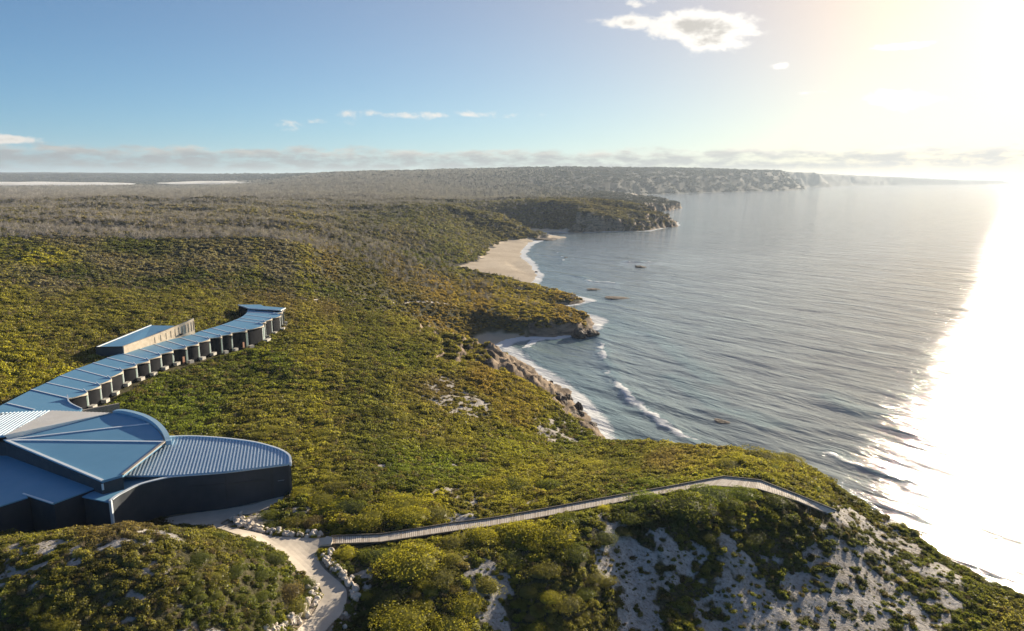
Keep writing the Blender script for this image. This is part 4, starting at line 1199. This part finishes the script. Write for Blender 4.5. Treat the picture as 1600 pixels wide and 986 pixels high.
# end block of the row
eb = empty('end_building', tuple(at(405, 500, 36)), label='dark square end building with a flat blue roof behind the far suites', category='building')
ep = [at(*p, 41.2) for p in ((372, 476), (389, 481.5), (439, 484.4), (446, 481), (412, 478.2), (407, 475.8))]
er = part('roof', MB().slab(ep, .25).mesh('roof'), M_roof, eb)
part('eave_trim', MB().ribbon_wall([ep[0], ep[1], ep[2], ep[3]], .2, 41.28, 40.9).mesh('eave_trim'), M_trim, er)
part('wall', MB().drop([p + Vector((0, .5, -.26)) for p in ep[:2]] + [p + Vector((-.5, -.3, -.26)) for p in ep[2:4]] + [p + Vector((0, -.5, -.26)) for p in ep[4:]], 34.5).mesh('wall'), M_wall2, eb)
p = at(441, 500, 37)
part('window', MB().box((p.x, p.y - .2, 38.6), 1.6, .12, 3.2).mesh('window'), mg, eb)
# roof linking hall and suites
lk = empty('link_building', tuple(at(60, 640, 38)), label='low blue-roofed link between the fan-roofed hall and the row of suites', category='building')
lkp = curve([at(*p, ZR - .05) for p in ((106, 622.6), (108, 629), (116, 634), (128, 639))], 3)
lpoly = [at(-170, 668, ZR - .05), at(-160, 662, ZR - .05), at(-60, 640, ZR - .05), at(0, 634, ZR - .05), at(49, 609.2, ZR - .05)][2:] + lkp + [at(120, 652, ZR - .05), at(-60, 662, ZR - .05)]
lr_ = part('roof', MB().slab(lpoly, .2).mesh('roof'), M_roof, lk)
part('upstand', MB().bar(seams[0][0], seams[0][1], .3, .12, -.04).mesh('upstand'), M_trim, lr_)
part('parapet', MB().ribbon_wall(lkp, .22, [ZR + .75, ZR + .5] + [ZR + .25 - .02 * i for i in range(len(lkp) - 2)], ZR - .6).mesh('parapet'), M_trim, lr_)
part('wall', MB().ribbon_wall([p + Vector((-.3, .1, 0)) for p in lkp], .2, ZR - .26, 36.5).mesh('wall'), M_wall2, lk)
part('wall', MB().ribbon_wall([at(-58, 640.5, ZR), at(0, 634.5, ZR), at(49, 610, ZR)], .2, ZR - .26, 36.5).mesh('wall'), M_wall2, lk)
# grey stone wall at the hall's back
sw = MB().ribbon_wall([at(120, 642.4, 40.2), at(150, 636.5, 40.2), at(186, 630, 40.2)], .5, 40.2, 36.8)
o = link('stone_wall', sw.mesh('stone_wall'), M_greywall, label='short grey stone wall between the fan roof and the nearest suite', category='wall')

# ---------------------------------------------------------------- service building behind the suites
sb = empty('service_building', tuple(at(200, 560, 39.5)), label='low service building with flat blue roof and a long curved pale stone wall', category='building')
rp = [at(157, 541.7, 42.4), at(192.5, 541, 42.4), at(225, 530, 42.5), at(253.6, 519.4, 42.8), at(274, 509, 43.3), at(236.5, 508.4, 43.2)]
rs = part('roof', MB().slab(rp, .2).mesh('roof'), M_roof, sb)
part('eave_trim', MB().bar(at(151, 542.5, 42.4), at(236, 508.2, 43.2), .3, .25, -.1).mesh('eave_trim'), M_trim, rs)
a_, b_ = at(150, 542.7, 42.4), at(192, 542, 42.4)
part('wall', MB().ribbon_wall([at(236, 508.2, 43.2) + Vector((0, -.2, 0)), a_, b_], .3, [42.9, 42.3, 42.3], 36).mesh('wall'), M_wall, sb)
part('fascia', MB().ribbon_wall([a_, b_], .36, 42.5, 42.31).mesh('fascia'), M_wall2, sb)
top_px = [(191.8, 541), (225, 529), (253.6, 518), (275, 509), (290.5, 502.7), (301.8, 497)]
zw = [42.6, 42.9, 43.4, 44.0, 44.6, 45.2]
cl = curve([at(*p, z) for p, z in zip(top_px, zw)], 6)
zl_ = [p.z for p in cl]
swl = part('stone_wall', MB().ribbon_wall(cl, .5, zl_, 38).mesh('stone_wall'), M_stonewall, sb, label='long curved pale stone wall rising to the right')
for k in range(9, len(cl) - 1, 2):  # flat dark bars on the wall face paint the shade of its narrow grooves
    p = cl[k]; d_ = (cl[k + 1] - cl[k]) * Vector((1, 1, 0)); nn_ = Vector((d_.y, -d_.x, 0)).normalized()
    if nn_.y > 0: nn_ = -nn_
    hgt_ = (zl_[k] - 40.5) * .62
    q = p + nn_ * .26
    part('dark_slit', MB().box((q.x, q.y, zl_[k] - .7 - hgt_ / 2), .14, .08, hgt_, math.atan2(d_.y, d_.x)).mesh('dark_slit'), M_slit, swl)
p1_, p2_ = at(266, 522, 41.5), at(284, 521.5, 41.5)
part('canopy', MB().slab([p1_, p2_, p2_ + Vector((0, 4, 0)), p1_ + Vector((0, 4, 0))], .5).mesh('canopy'), M_wall2, sb, label='dark flat canopy in front of the stone wall')

# ---------------------------------------------------------------- plants
def bush_mesh(name, n, leaf, seed, h=.62, lobes=7, core=True, up=.05):
    """dome of small leaf faces over a lumpy form, with a denser heart"""
    g = np.random.default_rng(seed)
    L = g.normal(size=(lobes, 3)); L[:, 2] = np.abs(L[:, 2]) * .8
    L /= np.linalg.norm(L, axis=1)[:, None]
    lr = g.uniform(.35, .62, lobes); ld = g.uniform(.42, .66, lobes)
    V, Fc, LV = [], [], []
    per = n // lobes
    P, N = [], []
    for i in range(lobes):
        d = g.normal(size=(per * 2, 3)); d /= np.linalg.norm(d, axis=1)[:, None]
        d = d[(d @ L[i] > -.35)][:per]
        p = L[i] * ld[i] + d * lr[i] * g.uniform(.86, 1.1, (len(d), 1))
        P.append(p); N.append(d)
    P, N = np.concatenate(P), np.concatenate(N)
    k = P[:, 2] > -.02
    P, N = P[k], N[k]
    P[:, 2] *= h / .9
    for p, nn in zip(P, N):
        nn = nn + g.normal(size=3) * .75 + np.array((0, 0, up)); nn /= np.linalg.norm(nn)
        a = np.cross(nn, g.normal(size=3)); a /= np.linalg.norm(a); b = np.cross(nn, a)
        s = leaf * g.uniform(.6, 1.3)
        i0 = len(V)
        V += [p - a * s - b * s * .6, p + a * s * .9 - b * s * .7, p + a * s * .8 + b * s * .8, p - a * s * .9 + b * s * .6]
        Fc.append((i0, i0 + 1, i0 + 2, i0 + 3))
        LV += [np.clip(g.normal(.5, .26), 0, 1)] * 4
    if core:
        bm = bmesh.new(); bmesh.ops.create_icosphere(bm, subdivisions=2, radius=.72)
        i0 = len(V)
        bm.verts.ensure_lookup_table()
        for v in bm.verts:
            V.append(np.array((v.co.x, v.co.y, max(v.co.z, -.1) * h * .92))); LV.append(.45)
        for f in bm.faces:
            q = [v.index + i0 for v in f.verts]
            Fc.append((q[0], q[1], q[2], q[2]))
        bm.free()
    tri = [f[:3] if f[2] == f[3] else f for f in Fc]
    me = bpy.data.meshes.new(name)
    me.from_pydata([tuple(v) for v in V], [], [tuple(f) for f in tri])
    add_attr(me, 'lv', 'FLOAT', LV)
    me.materials.append(M_leaf)
    me.update()
    return me

def twig_mesh(name, n, seed):
    """bare grey stems fanning up, with a few leaf tufts"""
    g = np.random.default_rng(seed)
    V, Fc, LV = [], [], []
    for _ in range(n):
        a, t = g.uniform(0, 6.28), abs(g.normal(0, .34))
        d = np.array((math.sin(t) * math.cos(a), math.sin(t) * math.sin(a), math.cos(t)))
        l = g.uniform(.5, 1.05); wd = .022
        b = np.array((g.normal(0, .13), g.normal(0, .13), -.05))
        s = np.cross(d, g.normal(size=3)); s /= np.linalg.norm(s); s2 = np.cross(d, s)
        i0 = len(V)
        V += [b + s * wd, b - s * wd * .5 + s2 * wd * .8, b - s * wd * .5 - s2 * wd * .8, b + d * l]
        Fc += [(i0, i0 + 1, i0 + 3), (i0 + 1, i0 + 2, i0 + 3), (i0 + 2, i0, i0 + 3)]
        LV += [g.uniform(.3, 1)] * 4
        for _k in range(2):
            c = b + d * l * g.uniform(.5, 1)
            e = d + g.normal(size=3) * .8; e /= np.linalg.norm(e)
            q = np.cross(e, g.normal(size=3)); q /= np.linalg.norm(q)
            i0 = len(V)
            V += [c + q * .014, c - q * .014, c + e * g.uniform(.15, .34)]
            Fc.append((i0, i0 + 1, i0 + 2)); LV += [g.uniform(.2, .8)] * 3
    me = bpy.data.meshes.new(name)
    me.from_pydata([tuple(v) for v in V], [], Fc)
    add_attr(me, 'lv', 'FLOAT', LV); me.materials.append(M_twig); me.update()
    return me

fine = [bush_mesh('shrub', 4200, .021, 100 + i, h=(.62, .55, .7, .5)[i], lobes=(13, 10, 15, 17)[i]) for i in range(4)]
medium = [bush_mesh('heath_plant', 230, .088, 200 + i, h=(.6, .5, .7, .45, .6)[i], lobes=(6, 5, 7, 8, 6)[i]) for i in range(5)]
coarse = [bush_mesh('scrub_plant', 70, .17, 300 + i, h=(.55, .75, .5, .65)[i], lobes=5) for i in range(4)]
far_bush = [bush_mesh('far_bush', 70, .17, 350 + i, h=.6, lobes=5) for i in range(3)]
for m_ in far_bush: m_.materials[0] = M_twig
twigs = [twig_mesh('dead_scrub_plant', 26, 400 + i) for i in range(4)]

def on_clear(x, y, m_path=.35, m_bld=.4):
    k = np.zeros(len(x), bool)
    near = np.hypot(x, y) < 330
    xn, yn = x[near], y[near]
    b = in_poly(xn, yn, path_xy) | (poly_dist(xn, yn, path_xy) < m_path)
    b |= in_poly(xn, yn, bw_poly) | (poly_dist(xn, yn, bw_poly) < .45)
    for q in clear_polys:
        b |= in_poly(xn, yn, q) | (poly_dist(xn, yn, q) < m_bld)
    k[near] = b
    return k

def scatter(r0, r1, nmul, seed, size_fn, pw, amax=40.5):
    """random spots on vegetated ground between two distances, thinning outwards by a power of distance"""
    g = np.random.default_rng(seed)
    u = g.uniform(size=nmul)
    e = 2 - pw
    r = (r0 ** e + u * (r1 ** e - r0 ** e)) ** (1 / e) if abs(e) > 1e-6 else r0 * (r1 / r0) ** u
    a = g.uniform(-R(amax), R(amax), nmul)
    x, y = r * np.sin(a), r * np.cos(a)
    d, prof = coast_field(x, y)
    k = d > np.where(prof[:, 0] < .3, prof[:, 1] + 2 + fbm(x, y, 18, 3, 61) * 10 - 5, 2.0)
    x, y, d, r = x[k], y[k], d[k], r[k]
    z = gz_at(x, y)
    # steep rock stays bare
    i = np.clip(np.searchsorted(rr, r), 0, len(rr) - 1)
    a = np.arctan2(x, y); j = np.clip(np.searchsorted(th, a), 0, len(th) - 1)
    rock_ = g_rock.reshape(GZ.shape)[i, j]
    bch = g_beach.reshape(GZ.shape)[i, j]
    cov_, kn_, col_ = cover_at(x, y)
    far_ = sstep(250, 600, r)
    k = ((kn_ < cov_ + .05) | (g.uniform(size=len(x)) < .06 + .15 * (cov_ < .72) + .5 * far_)) & (rock_ + g.uniform(-.25, .25, len(x)) < .45) & (bch < .3) & ~on_clear(x, y)
    x, y, z, r, cov_, kn_, col_ = (q[k] for q in (x, y, z, r, cov_, kn_, col_))
    s = size_fn(r, g.uniform(size=len(x)), cov_, kn_)
    # plants of a kind grow in patches
    pn = fbm(x, y, np.clip(r * .06, 4, 200), 3, 91)[:, None] if np.isscalar(r) else (fbm(x / np.clip(r * .06, 4, 160), y / np.clip(r * .06, 4, 160), 1.0, 3, 91))[:, None]
    jit = g.uniform(.62, 1.42, (len(x), 1))
    c = col_ * jit
    yel, brn, drk = np.array([[.20, .195, .040]]), np.array([[.13, .105, .065]]), np.array([[.055, .068, .028]])
    w1 = sstep(.56, .70, pn) * .6 * g.uniform(.3, 1, (len(x), 1)); c = c * (1 - w1) + yel * jit * w1
    w2 = sstep(.40, .28, pn) * .55; c = c * (1 - w2) + drk * jit * w2
    w3 = (g.uniform(size=(len(x), 1)) < .10) * .75; c = c * (1 - w3) + brn * jit * w3
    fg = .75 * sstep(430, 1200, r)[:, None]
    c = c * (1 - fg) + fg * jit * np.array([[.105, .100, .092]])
    return x, y, z, s, np.clip(c, .012, .3), r

def stuff(name, x, y, z, s, flat, col, protos, label, category, seed):
    g = np.random.default_rng(seed)
    n = len(x)
    me = bpy.data.meshes.new(name)
    me.vertices.add(n); me.vertices.foreach_set('co', np.stack([x, y, z], 1).astype(np.float32).ravel())
    add_attr(me, 'scl', 'FLOAT_VECTOR', np.stack([s * g.uniform(.8, 1.35, n), s * g.uniform(.8, 1.35, n), s * flat * g.uniform(.7, 1.3, n)], 1))
    add_attr(me, 'rot', 'FLOAT_VECTOR', np.stack([g.normal(0, .08, n), g.normal(0, .08, n), g.uniform(0, 6.28, n)], 1))
    add_attr(me, 'vi', 'INT', g.integers(0, len(protos), n))
    add_attr(me, 'col', 'FLOAT_COLOR', np.concatenate([col, np.ones((n, 1))], 1))
    c = bpy.data.collections.new(name + '_kinds')
    for k, m_ in enumerate(protos):
        po = bpy.data.objects.new('%s_kind_%d' % (name, k), m_); c.objects.link(po)
    ng = bpy.data.node_groups.new(name, 'GeometryNodeTree')
    ng.interface.new_socket('Geometry', in_out='INPUT', socket_type='NodeSocketGeometry')
    ng.interface.new_socket('Geometry', in_out='OUTPUT', socket_type='NodeSocketGeometry')
    N, L = ng.nodes, ng.links
    gi, go = N.new('NodeGroupInput'), N.new('NodeGroupOutput')
    iop, ci = N.new('GeometryNodeInstanceOnPoints'), N.new('GeometryNodeCollectionInfo')
    ci.inputs['Collection'].default_value = c; ci.inputs['Separate Children'].default_value = True; ci.inputs['Reset Children'].default_value = True
    def na(nm, t_):
        q = N.new('GeometryNodeInputNamedAttribute'); q.data_type = t_; q.inputs['Name'].default_value = nm
        return q.outputs['Attribute']
    iop.inputs['Pick Instance'].default_value = True
    L.new(gi.outputs[0], iop.inputs['Points']); L.new(ci.outputs[0], iop.inputs['Instance'])
    L.new(na('vi', 'INT'), iop.inputs['Instance Index']); L.new(na('rot', 'FLOAT_VECTOR'), iop.inputs['Rotation']); L.new(na('scl', 'FLOAT_VECTOR'), iop.inputs['Scale'])
    L.new(iop.outputs[0], go.inputs[0])
    o = link(name, me, None, None, kind='stuff', label=label, category=category)
    md = o.modifiers.new('plants', 'NODES'); md.node_group = ng
    return o

# --- the shrubs that stand out, one by one
NAMED = [ # photo spot of the base centre, width in the photo, colour, height factor
    (536, 872, 38, YE, .9), (584, 880, 58, GR, .8), (640, 902, 100, YE, .75), (706, 885, 48, OL, .9), (689, 915, 58, OL, .7), (572, 938, 28, YE, 1.0), (726, 962, 62, YE, .75), (758, 928, 50, OL, .7), (628, 990, 96, YE, .7), (700, 996, 80, YE, .7), (605, 950, 64, DG, .6),
    (749, 848, 64, YE, .75), (706, 858, 46, OL, .9), (570, 824, 72, YE, .7), (639, 818, 56, YE, .6), (490, 824, 44, BR, .7), (626, 800, 80, YE, .5), (540, 800, 60, GR, .6), (420, 812, 34, GR, .8), (455, 822, 40, OL, .7), (416, 826, 26, GR, .7), (500, 790, 60, YE, .5), (680, 810, 46, OL, .6),
    (820, 846, 80, YE, .75), (870, 852, 74, YE, .75), (786, 836, 50, YE, .8), (886, 824, 46, GR, .8), (1012, 786, 70, LG, .75), (1072, 812, 88, GR, .75), (985, 820, 50, GR, .8), (966, 788, 26, YE, 1.0), (946, 800, 30, YE, 1.0), (1138, 798, 50, GR, .7), (1112, 784, 70, LG, .5), (1160, 782, 60, LG, .5), (1214, 796, 60, DG, .6),
    (1138, 822, 32, DG, .9), (1105, 844, 30, DG, .7), (1181, 852, 46, DG, .6), (1227, 826, 26, DG, .8), (942, 852, 50, DG, .6), (970, 838, 40, DG, .6), (826, 936, 46, OL, .7), (860, 946, 46, YE, .7), (886, 960, 60, OL, .7), (926, 912, 40, OL, .7), (946, 918, 30, OL, .7), (910, 938, 40, GR, .6), (836, 992, 36, YE, .8), (800, 880, 60, GR, .7), (900, 878, 50, GR, .7), (850, 905, 60, OL, .6),
    (922, 730, 42, YE, .6), (969, 734, 30, YE, .6), (995, 742, 36, YE, .7), (863, 766, 60, GR, .6), (820, 764, 50, YE, .6), (1151, 734, 62, OL, .6), (1197, 718, 76, OL, .45), (1168, 718, 44, YE, .5), (1210, 732, 26, GR, .6), (1277, 768, 16, LG, 1.1), (1240, 722, 50, OL, .5), (770, 768, 80, YE, .5), (800, 766, 60, GR, .5),
    (430, 784, 40, GR, .7), (470, 776, 50, YE, .5), (520, 768, 50, OL, .5), (335, 846, 30, GR, .7), (385, 858, 34, GR, .7), (420, 880, 40, DG, .7), (470, 920, 38, DG, .8), (445, 930, 44, BR, .8), (400, 905, 40, GR, .7), (455, 955, 44, OL, .7), (400, 940, 36, GR, .6), (360, 900, 40, GR, .6), (300, 880, 44, GR, .6),
    (1010, 560, 0, GR, 0)]
def col_word(c):
    return {YE: 'bright yellow-green', GR: 'green', OL: 'olive', DG: 'dark green', BR: 'brownish', LG: 'fresh green', OR: 'orange-brown', GY: 'grey'}.get(tuple(c), 'olive')
def area_word(px, py, y):
    if px < 350 + (py - 820) * .9 and px < 500 and py > 800: return 'on the knoll left of the path'
    if py < 850 and px < 560: return 'between drive and boardwalk'
    line = np.interp(px, [p[0] for p in BW_L], [p[1] for p in BW_L])
    if px < 517: return 'beside the path'
    if py > line: return 'in front of the boardwalk' if px < 940 else 'on the sand below the boardwalk'
    return 'behind the boardwalk'
big = []
def size_word(w_):
    return 'large spreading' if w_ > 60 else ('rounded' if w_ > 38 else 'small cushion')
shr_n = 0
used = {}
def shrub(x, y, z, s, hgt, col, label, gi_):
    o = bpy.data.objects.new('shrub', fine[gi_ % 4])
    o.location = (x, y, z - .06 * s); o.scale = (s * random.uniform(.9, 1.25), s * random.uniform(.85, 1.1), s * hgt)
    o.rotation_euler = (0, 0, random.uniform(0, 6.28))
    COL.objects.link(o)
    o['col'] = [float(col[0]), float(col[1]), float(col[2])]
    o['label'], o['category'], o['group'] = label, 'shrub', 'coastal shrubs on the dunes and heath'
    return o
for k, (px, py, wpx, c, hf) in enumerate(NAMED):
    if wpx == 0: continue
    z = 37.0
    for _ in range(10):
        p = at(px, py, z); z = .5 * z + .5 * float(gz_at(np.array([p.x]), np.array([p.y]))[0])
    p = at(px, py, z)
    if on_clear(np.array([p.x]), np.array([p.y]), .1, .1)[0]: continue
    s = wpx * math.hypot(p.x, p.y, CAMZ - z) / F / 2
    p = Vector((p.x, p.y + s * .55, 0)); z = float(gz_at(np.array([p.x]), np.array([p.y]))[0])
    cc = np.array(c) * random.uniform(.95, 1.2)
    aw = area_word(px, py, p.y)
    shrub(p.x, p.y, z, s, hf, cc, '%s %s shrub %s' % (size_word(wpx), col_word(c), aw), k)
    big.append((p.x, p.y, s)); shr_n += 1

# --- near heath
def near_size(r, u, cov_, kn_):
    base = .18 + .78 * u ** 2.8
    base = base * (1 + .45 * np.clip(cov_ - kn_, 0, .6))
    return base * np.clip(r / 105, .8, 1.5)
x, y, z, s, col, r = scatter(54, 300, 230000, 501, near_size, .85)
# sandy slope plants are small cushions
small = cover_at(x, y)[0] < .42
s = np.where(small, s * .72, s)
ok = np.ones(len(x), bool)
for bx, by, bs in big:
    ok &= (x - bx) ** 2 + (y - by) ** 2 > (bs * .75) ** 2
x, y, z, s, col, r = (q[ok] for q in (x, y, z, s, col, r))
# thin out crowded spots
cell = {}
keep = np.zeros(len(x), bool)
order = np.argsort(-s)
for i in order:
    key = (int(x[i] / 1.0), int(y[i] / 1.0))
    if cell.get(key, 0) < (3 if r[i] < 130 else 2):
        cell[key] = cell.get(key, 0) + 1; keep[i] = True
x, y, z, s, col, r = (q[keep] for q in (x, y, z, s, col, r))
# the most prominent of these are single shrubs too
px_, py2_ = project(x, y, z)
vis = (px_ > 4) & (px_ < 1596) & (py2_ < 984) & (py2_ > 640)
app = np.where(vis, s / r, 0)
top = np.argsort(-app)[:300 - shr_n]
single = np.zeros(len(x), bool); single[top] = True
def word_of(c):
    c = np.array(c)
    b = [YE, GR, OL, DG, BR, LG]
    return col_word(b[int(np.argmin([np.abs(c / c.sum() - np.array(q) / sum(q)).sum() + .6 * abs(np.log(c.sum() / sum(q))) for q in b]))])
for i in top:
    shrub(x[i], y[i], z[i], s[i] * 1.05, random.uniform(.75, 1.05), col[i], '%s %s shrub %s' % (size_word(2 * s[i] / r[i] * F), word_of(col[i]), area_word(px_[i], py2_[i], y[i])), int(i))
k = ~single
SHR = [o for o in COL.objects if o.name.split('.')[0] == 'shrub']
by = {}
jn = at(500, 848, 38)
for o in SHR: by.setdefault(o['label'], []).append(o)
for lb, q in by.items():
    if len(q) > 1:
        q.sort(key=lambda o: (o.location - jn).length)
        for n_, o in enumerate(q): o['label'] = lb + ', %s from the junction' % nth(n_ + 1)
stuff('heath', x[k], y[k], z[k] - .05, s[k], .95, col[k], medium, 'low coastal heath of small olive and yellow-green bushes covering the ground', 'heath', 11)
print('heath', k.sum(), 'shrubs', shr_n + len(top))

x, y, z, s, col, r = scatter(54, 320, 15000, 505, lambda r, u, c, k: (.35 + .5 * u) * np.clip(r / 120, .8, 1.6), .9)
tc = np.array([[.24, .19, .13]]) * rng.uniform(.6, 1.4, (len(x), 1))
stuff('dry_stems', x, y, z - .03, s, 1.0, tc, twigs, 'dry brown and grey stems standing among the heath bushes', 'dry plants', 15)
# --- middle distance and far scrub
x, y, z, s, col, r = scatter(285, 1500, 150000, 502, lambda r, u, c, k: (.55 + .9 * u ** 1.6) * np.clip(r / 260, 1.0, 3.4), 1.35)
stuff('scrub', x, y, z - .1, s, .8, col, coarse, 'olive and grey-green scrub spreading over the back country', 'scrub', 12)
print('scrub', len(x))
x, y, z, s, col, r = scatter(1400, 9000, 42000, 503, lambda r, u, c, k: (4.0 + 6 * u ** 1.5) * np.clip(r / 2000, .8, 3.0), 1.6)
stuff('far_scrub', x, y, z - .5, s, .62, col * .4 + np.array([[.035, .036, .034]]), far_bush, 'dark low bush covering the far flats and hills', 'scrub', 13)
print('far', len(x))
# burnt grey stems standing through the scrub on the flats
x, y, z, s, col, r = scatter(430, 5200, 170000, 504, lambda r, u, c, k: (2.2 + 2.6 * u) * np.clip(r / 900, .8, 3.2), 1.35, 38)
pxx, pyy = project(x, y, z)
zc_ = cover_at(x, y)[2]
gk = np.clip(1 - np.abs(zc_ / zc_.sum(1)[:, None] - np.array(GY) / sum(GY)).sum(1) * 2.2, 0, 1)
k = rng.uniform(size=len(x)) < gk * sstep(960, 560, pxx)
tc = np.array([[.31, .285, .285]]) * rng.uniform(.6, 1.4, (k.sum(), 1))
stuff('dead_scrub', x[k], y[k], z[k] - .1, s[k], 1.1, tc, twigs, 'grey fire-bleached stems standing over the flats', 'dead scrub', 14)
print('dead', k.sum())

# bleached dead shrub on the dune
z = 36.0
for _ in range(10):
    p = at(1112, 806, z); z = .5 * z + .5 * float(gz_at(np.array([p.x]), np.array([p.y]))[0])
o = link('dead_shrub', twig_mesh('dead_shrub', 34, 901))
o.location = (p.x, p.y, z); o.scale = (1.9, 1.9, 2.1); o['col'] = [.42, .39, .35]
o['label'], o['category'] = 'bleached bare grey shrub standing among green bushes on the dune', 'shrub'

# ---------------------------------------------------------------- haze
mh, t = mat('haze')
pvn = t.n('ShaderNodeVolumePrincipled')
pvn.inputs['Color'].default_value = (.72, .85, 1.0, 1)
pvn.inputs['Density'].default_value = 5.2e-5
pvn.inputs['Anisotropy'].default_value = .15
o_ = t.n('ShaderNodeOutputMaterial'); t.link(pvn.outputs[0], o_.inputs['Volume'])
hb = MB().box((0, 0, 102.5), 150000, 150000, 239)
o = link('haze', hb.mesh('haze'), mh, kind='stuff', label='thin pale sea haze over the whole coast', category='haze')

# low fog lying on the flats far behind the lodge
mm, t = mat('mist')
pvn = t.n('ShaderNodeVolumePrincipled')
pvn.inputs['Color'].default_value = (1, 1, 1, 1)
pvn.inputs['Density'].default_value = .012
pvn.inputs['Anisotropy'].default_value = 0
o_ = t.n('ShaderNodeOutputMaterial'); t.link(pvn.outputs[0], o_.inputs['Volume'])
def fog(px0, px1, Y, z, dy, hgt, label, seed):
    a, b = atY(px0, Y, z), atY(px1, Y, z)
    bm = bmesh.new(); bmesh.ops.create_icosphere(bm, subdivisions=4, radius=1)
    for v in bm.verts:
        k = 1 + 1.1 * (float(fbm(np.array([v.co.x * 3]), np.array([v.co.y * 3]), 1.0, 3, seed)[0]) - .5)
        v.co = Vector(((v.co.x * .5 + .5) * (b.x - a.x) + a.x, Y + v.co.y * dy * k, z + v.co.z * hgt * k * k))
    me = bpy.data.meshes.new('mist'); bm.to_mesh(me); bm.free()
    o = link('mist', me, mm, kind='stuff', label=label, category='mist')
fog(-160, 200, 4300, 62, 420, 11, 'bright white bank of low fog on the flats at the far left', 5)
fog(255, 440, 4900, 66, 420, 11, 'thin white strip of low fog in front of the far ridge', 8)
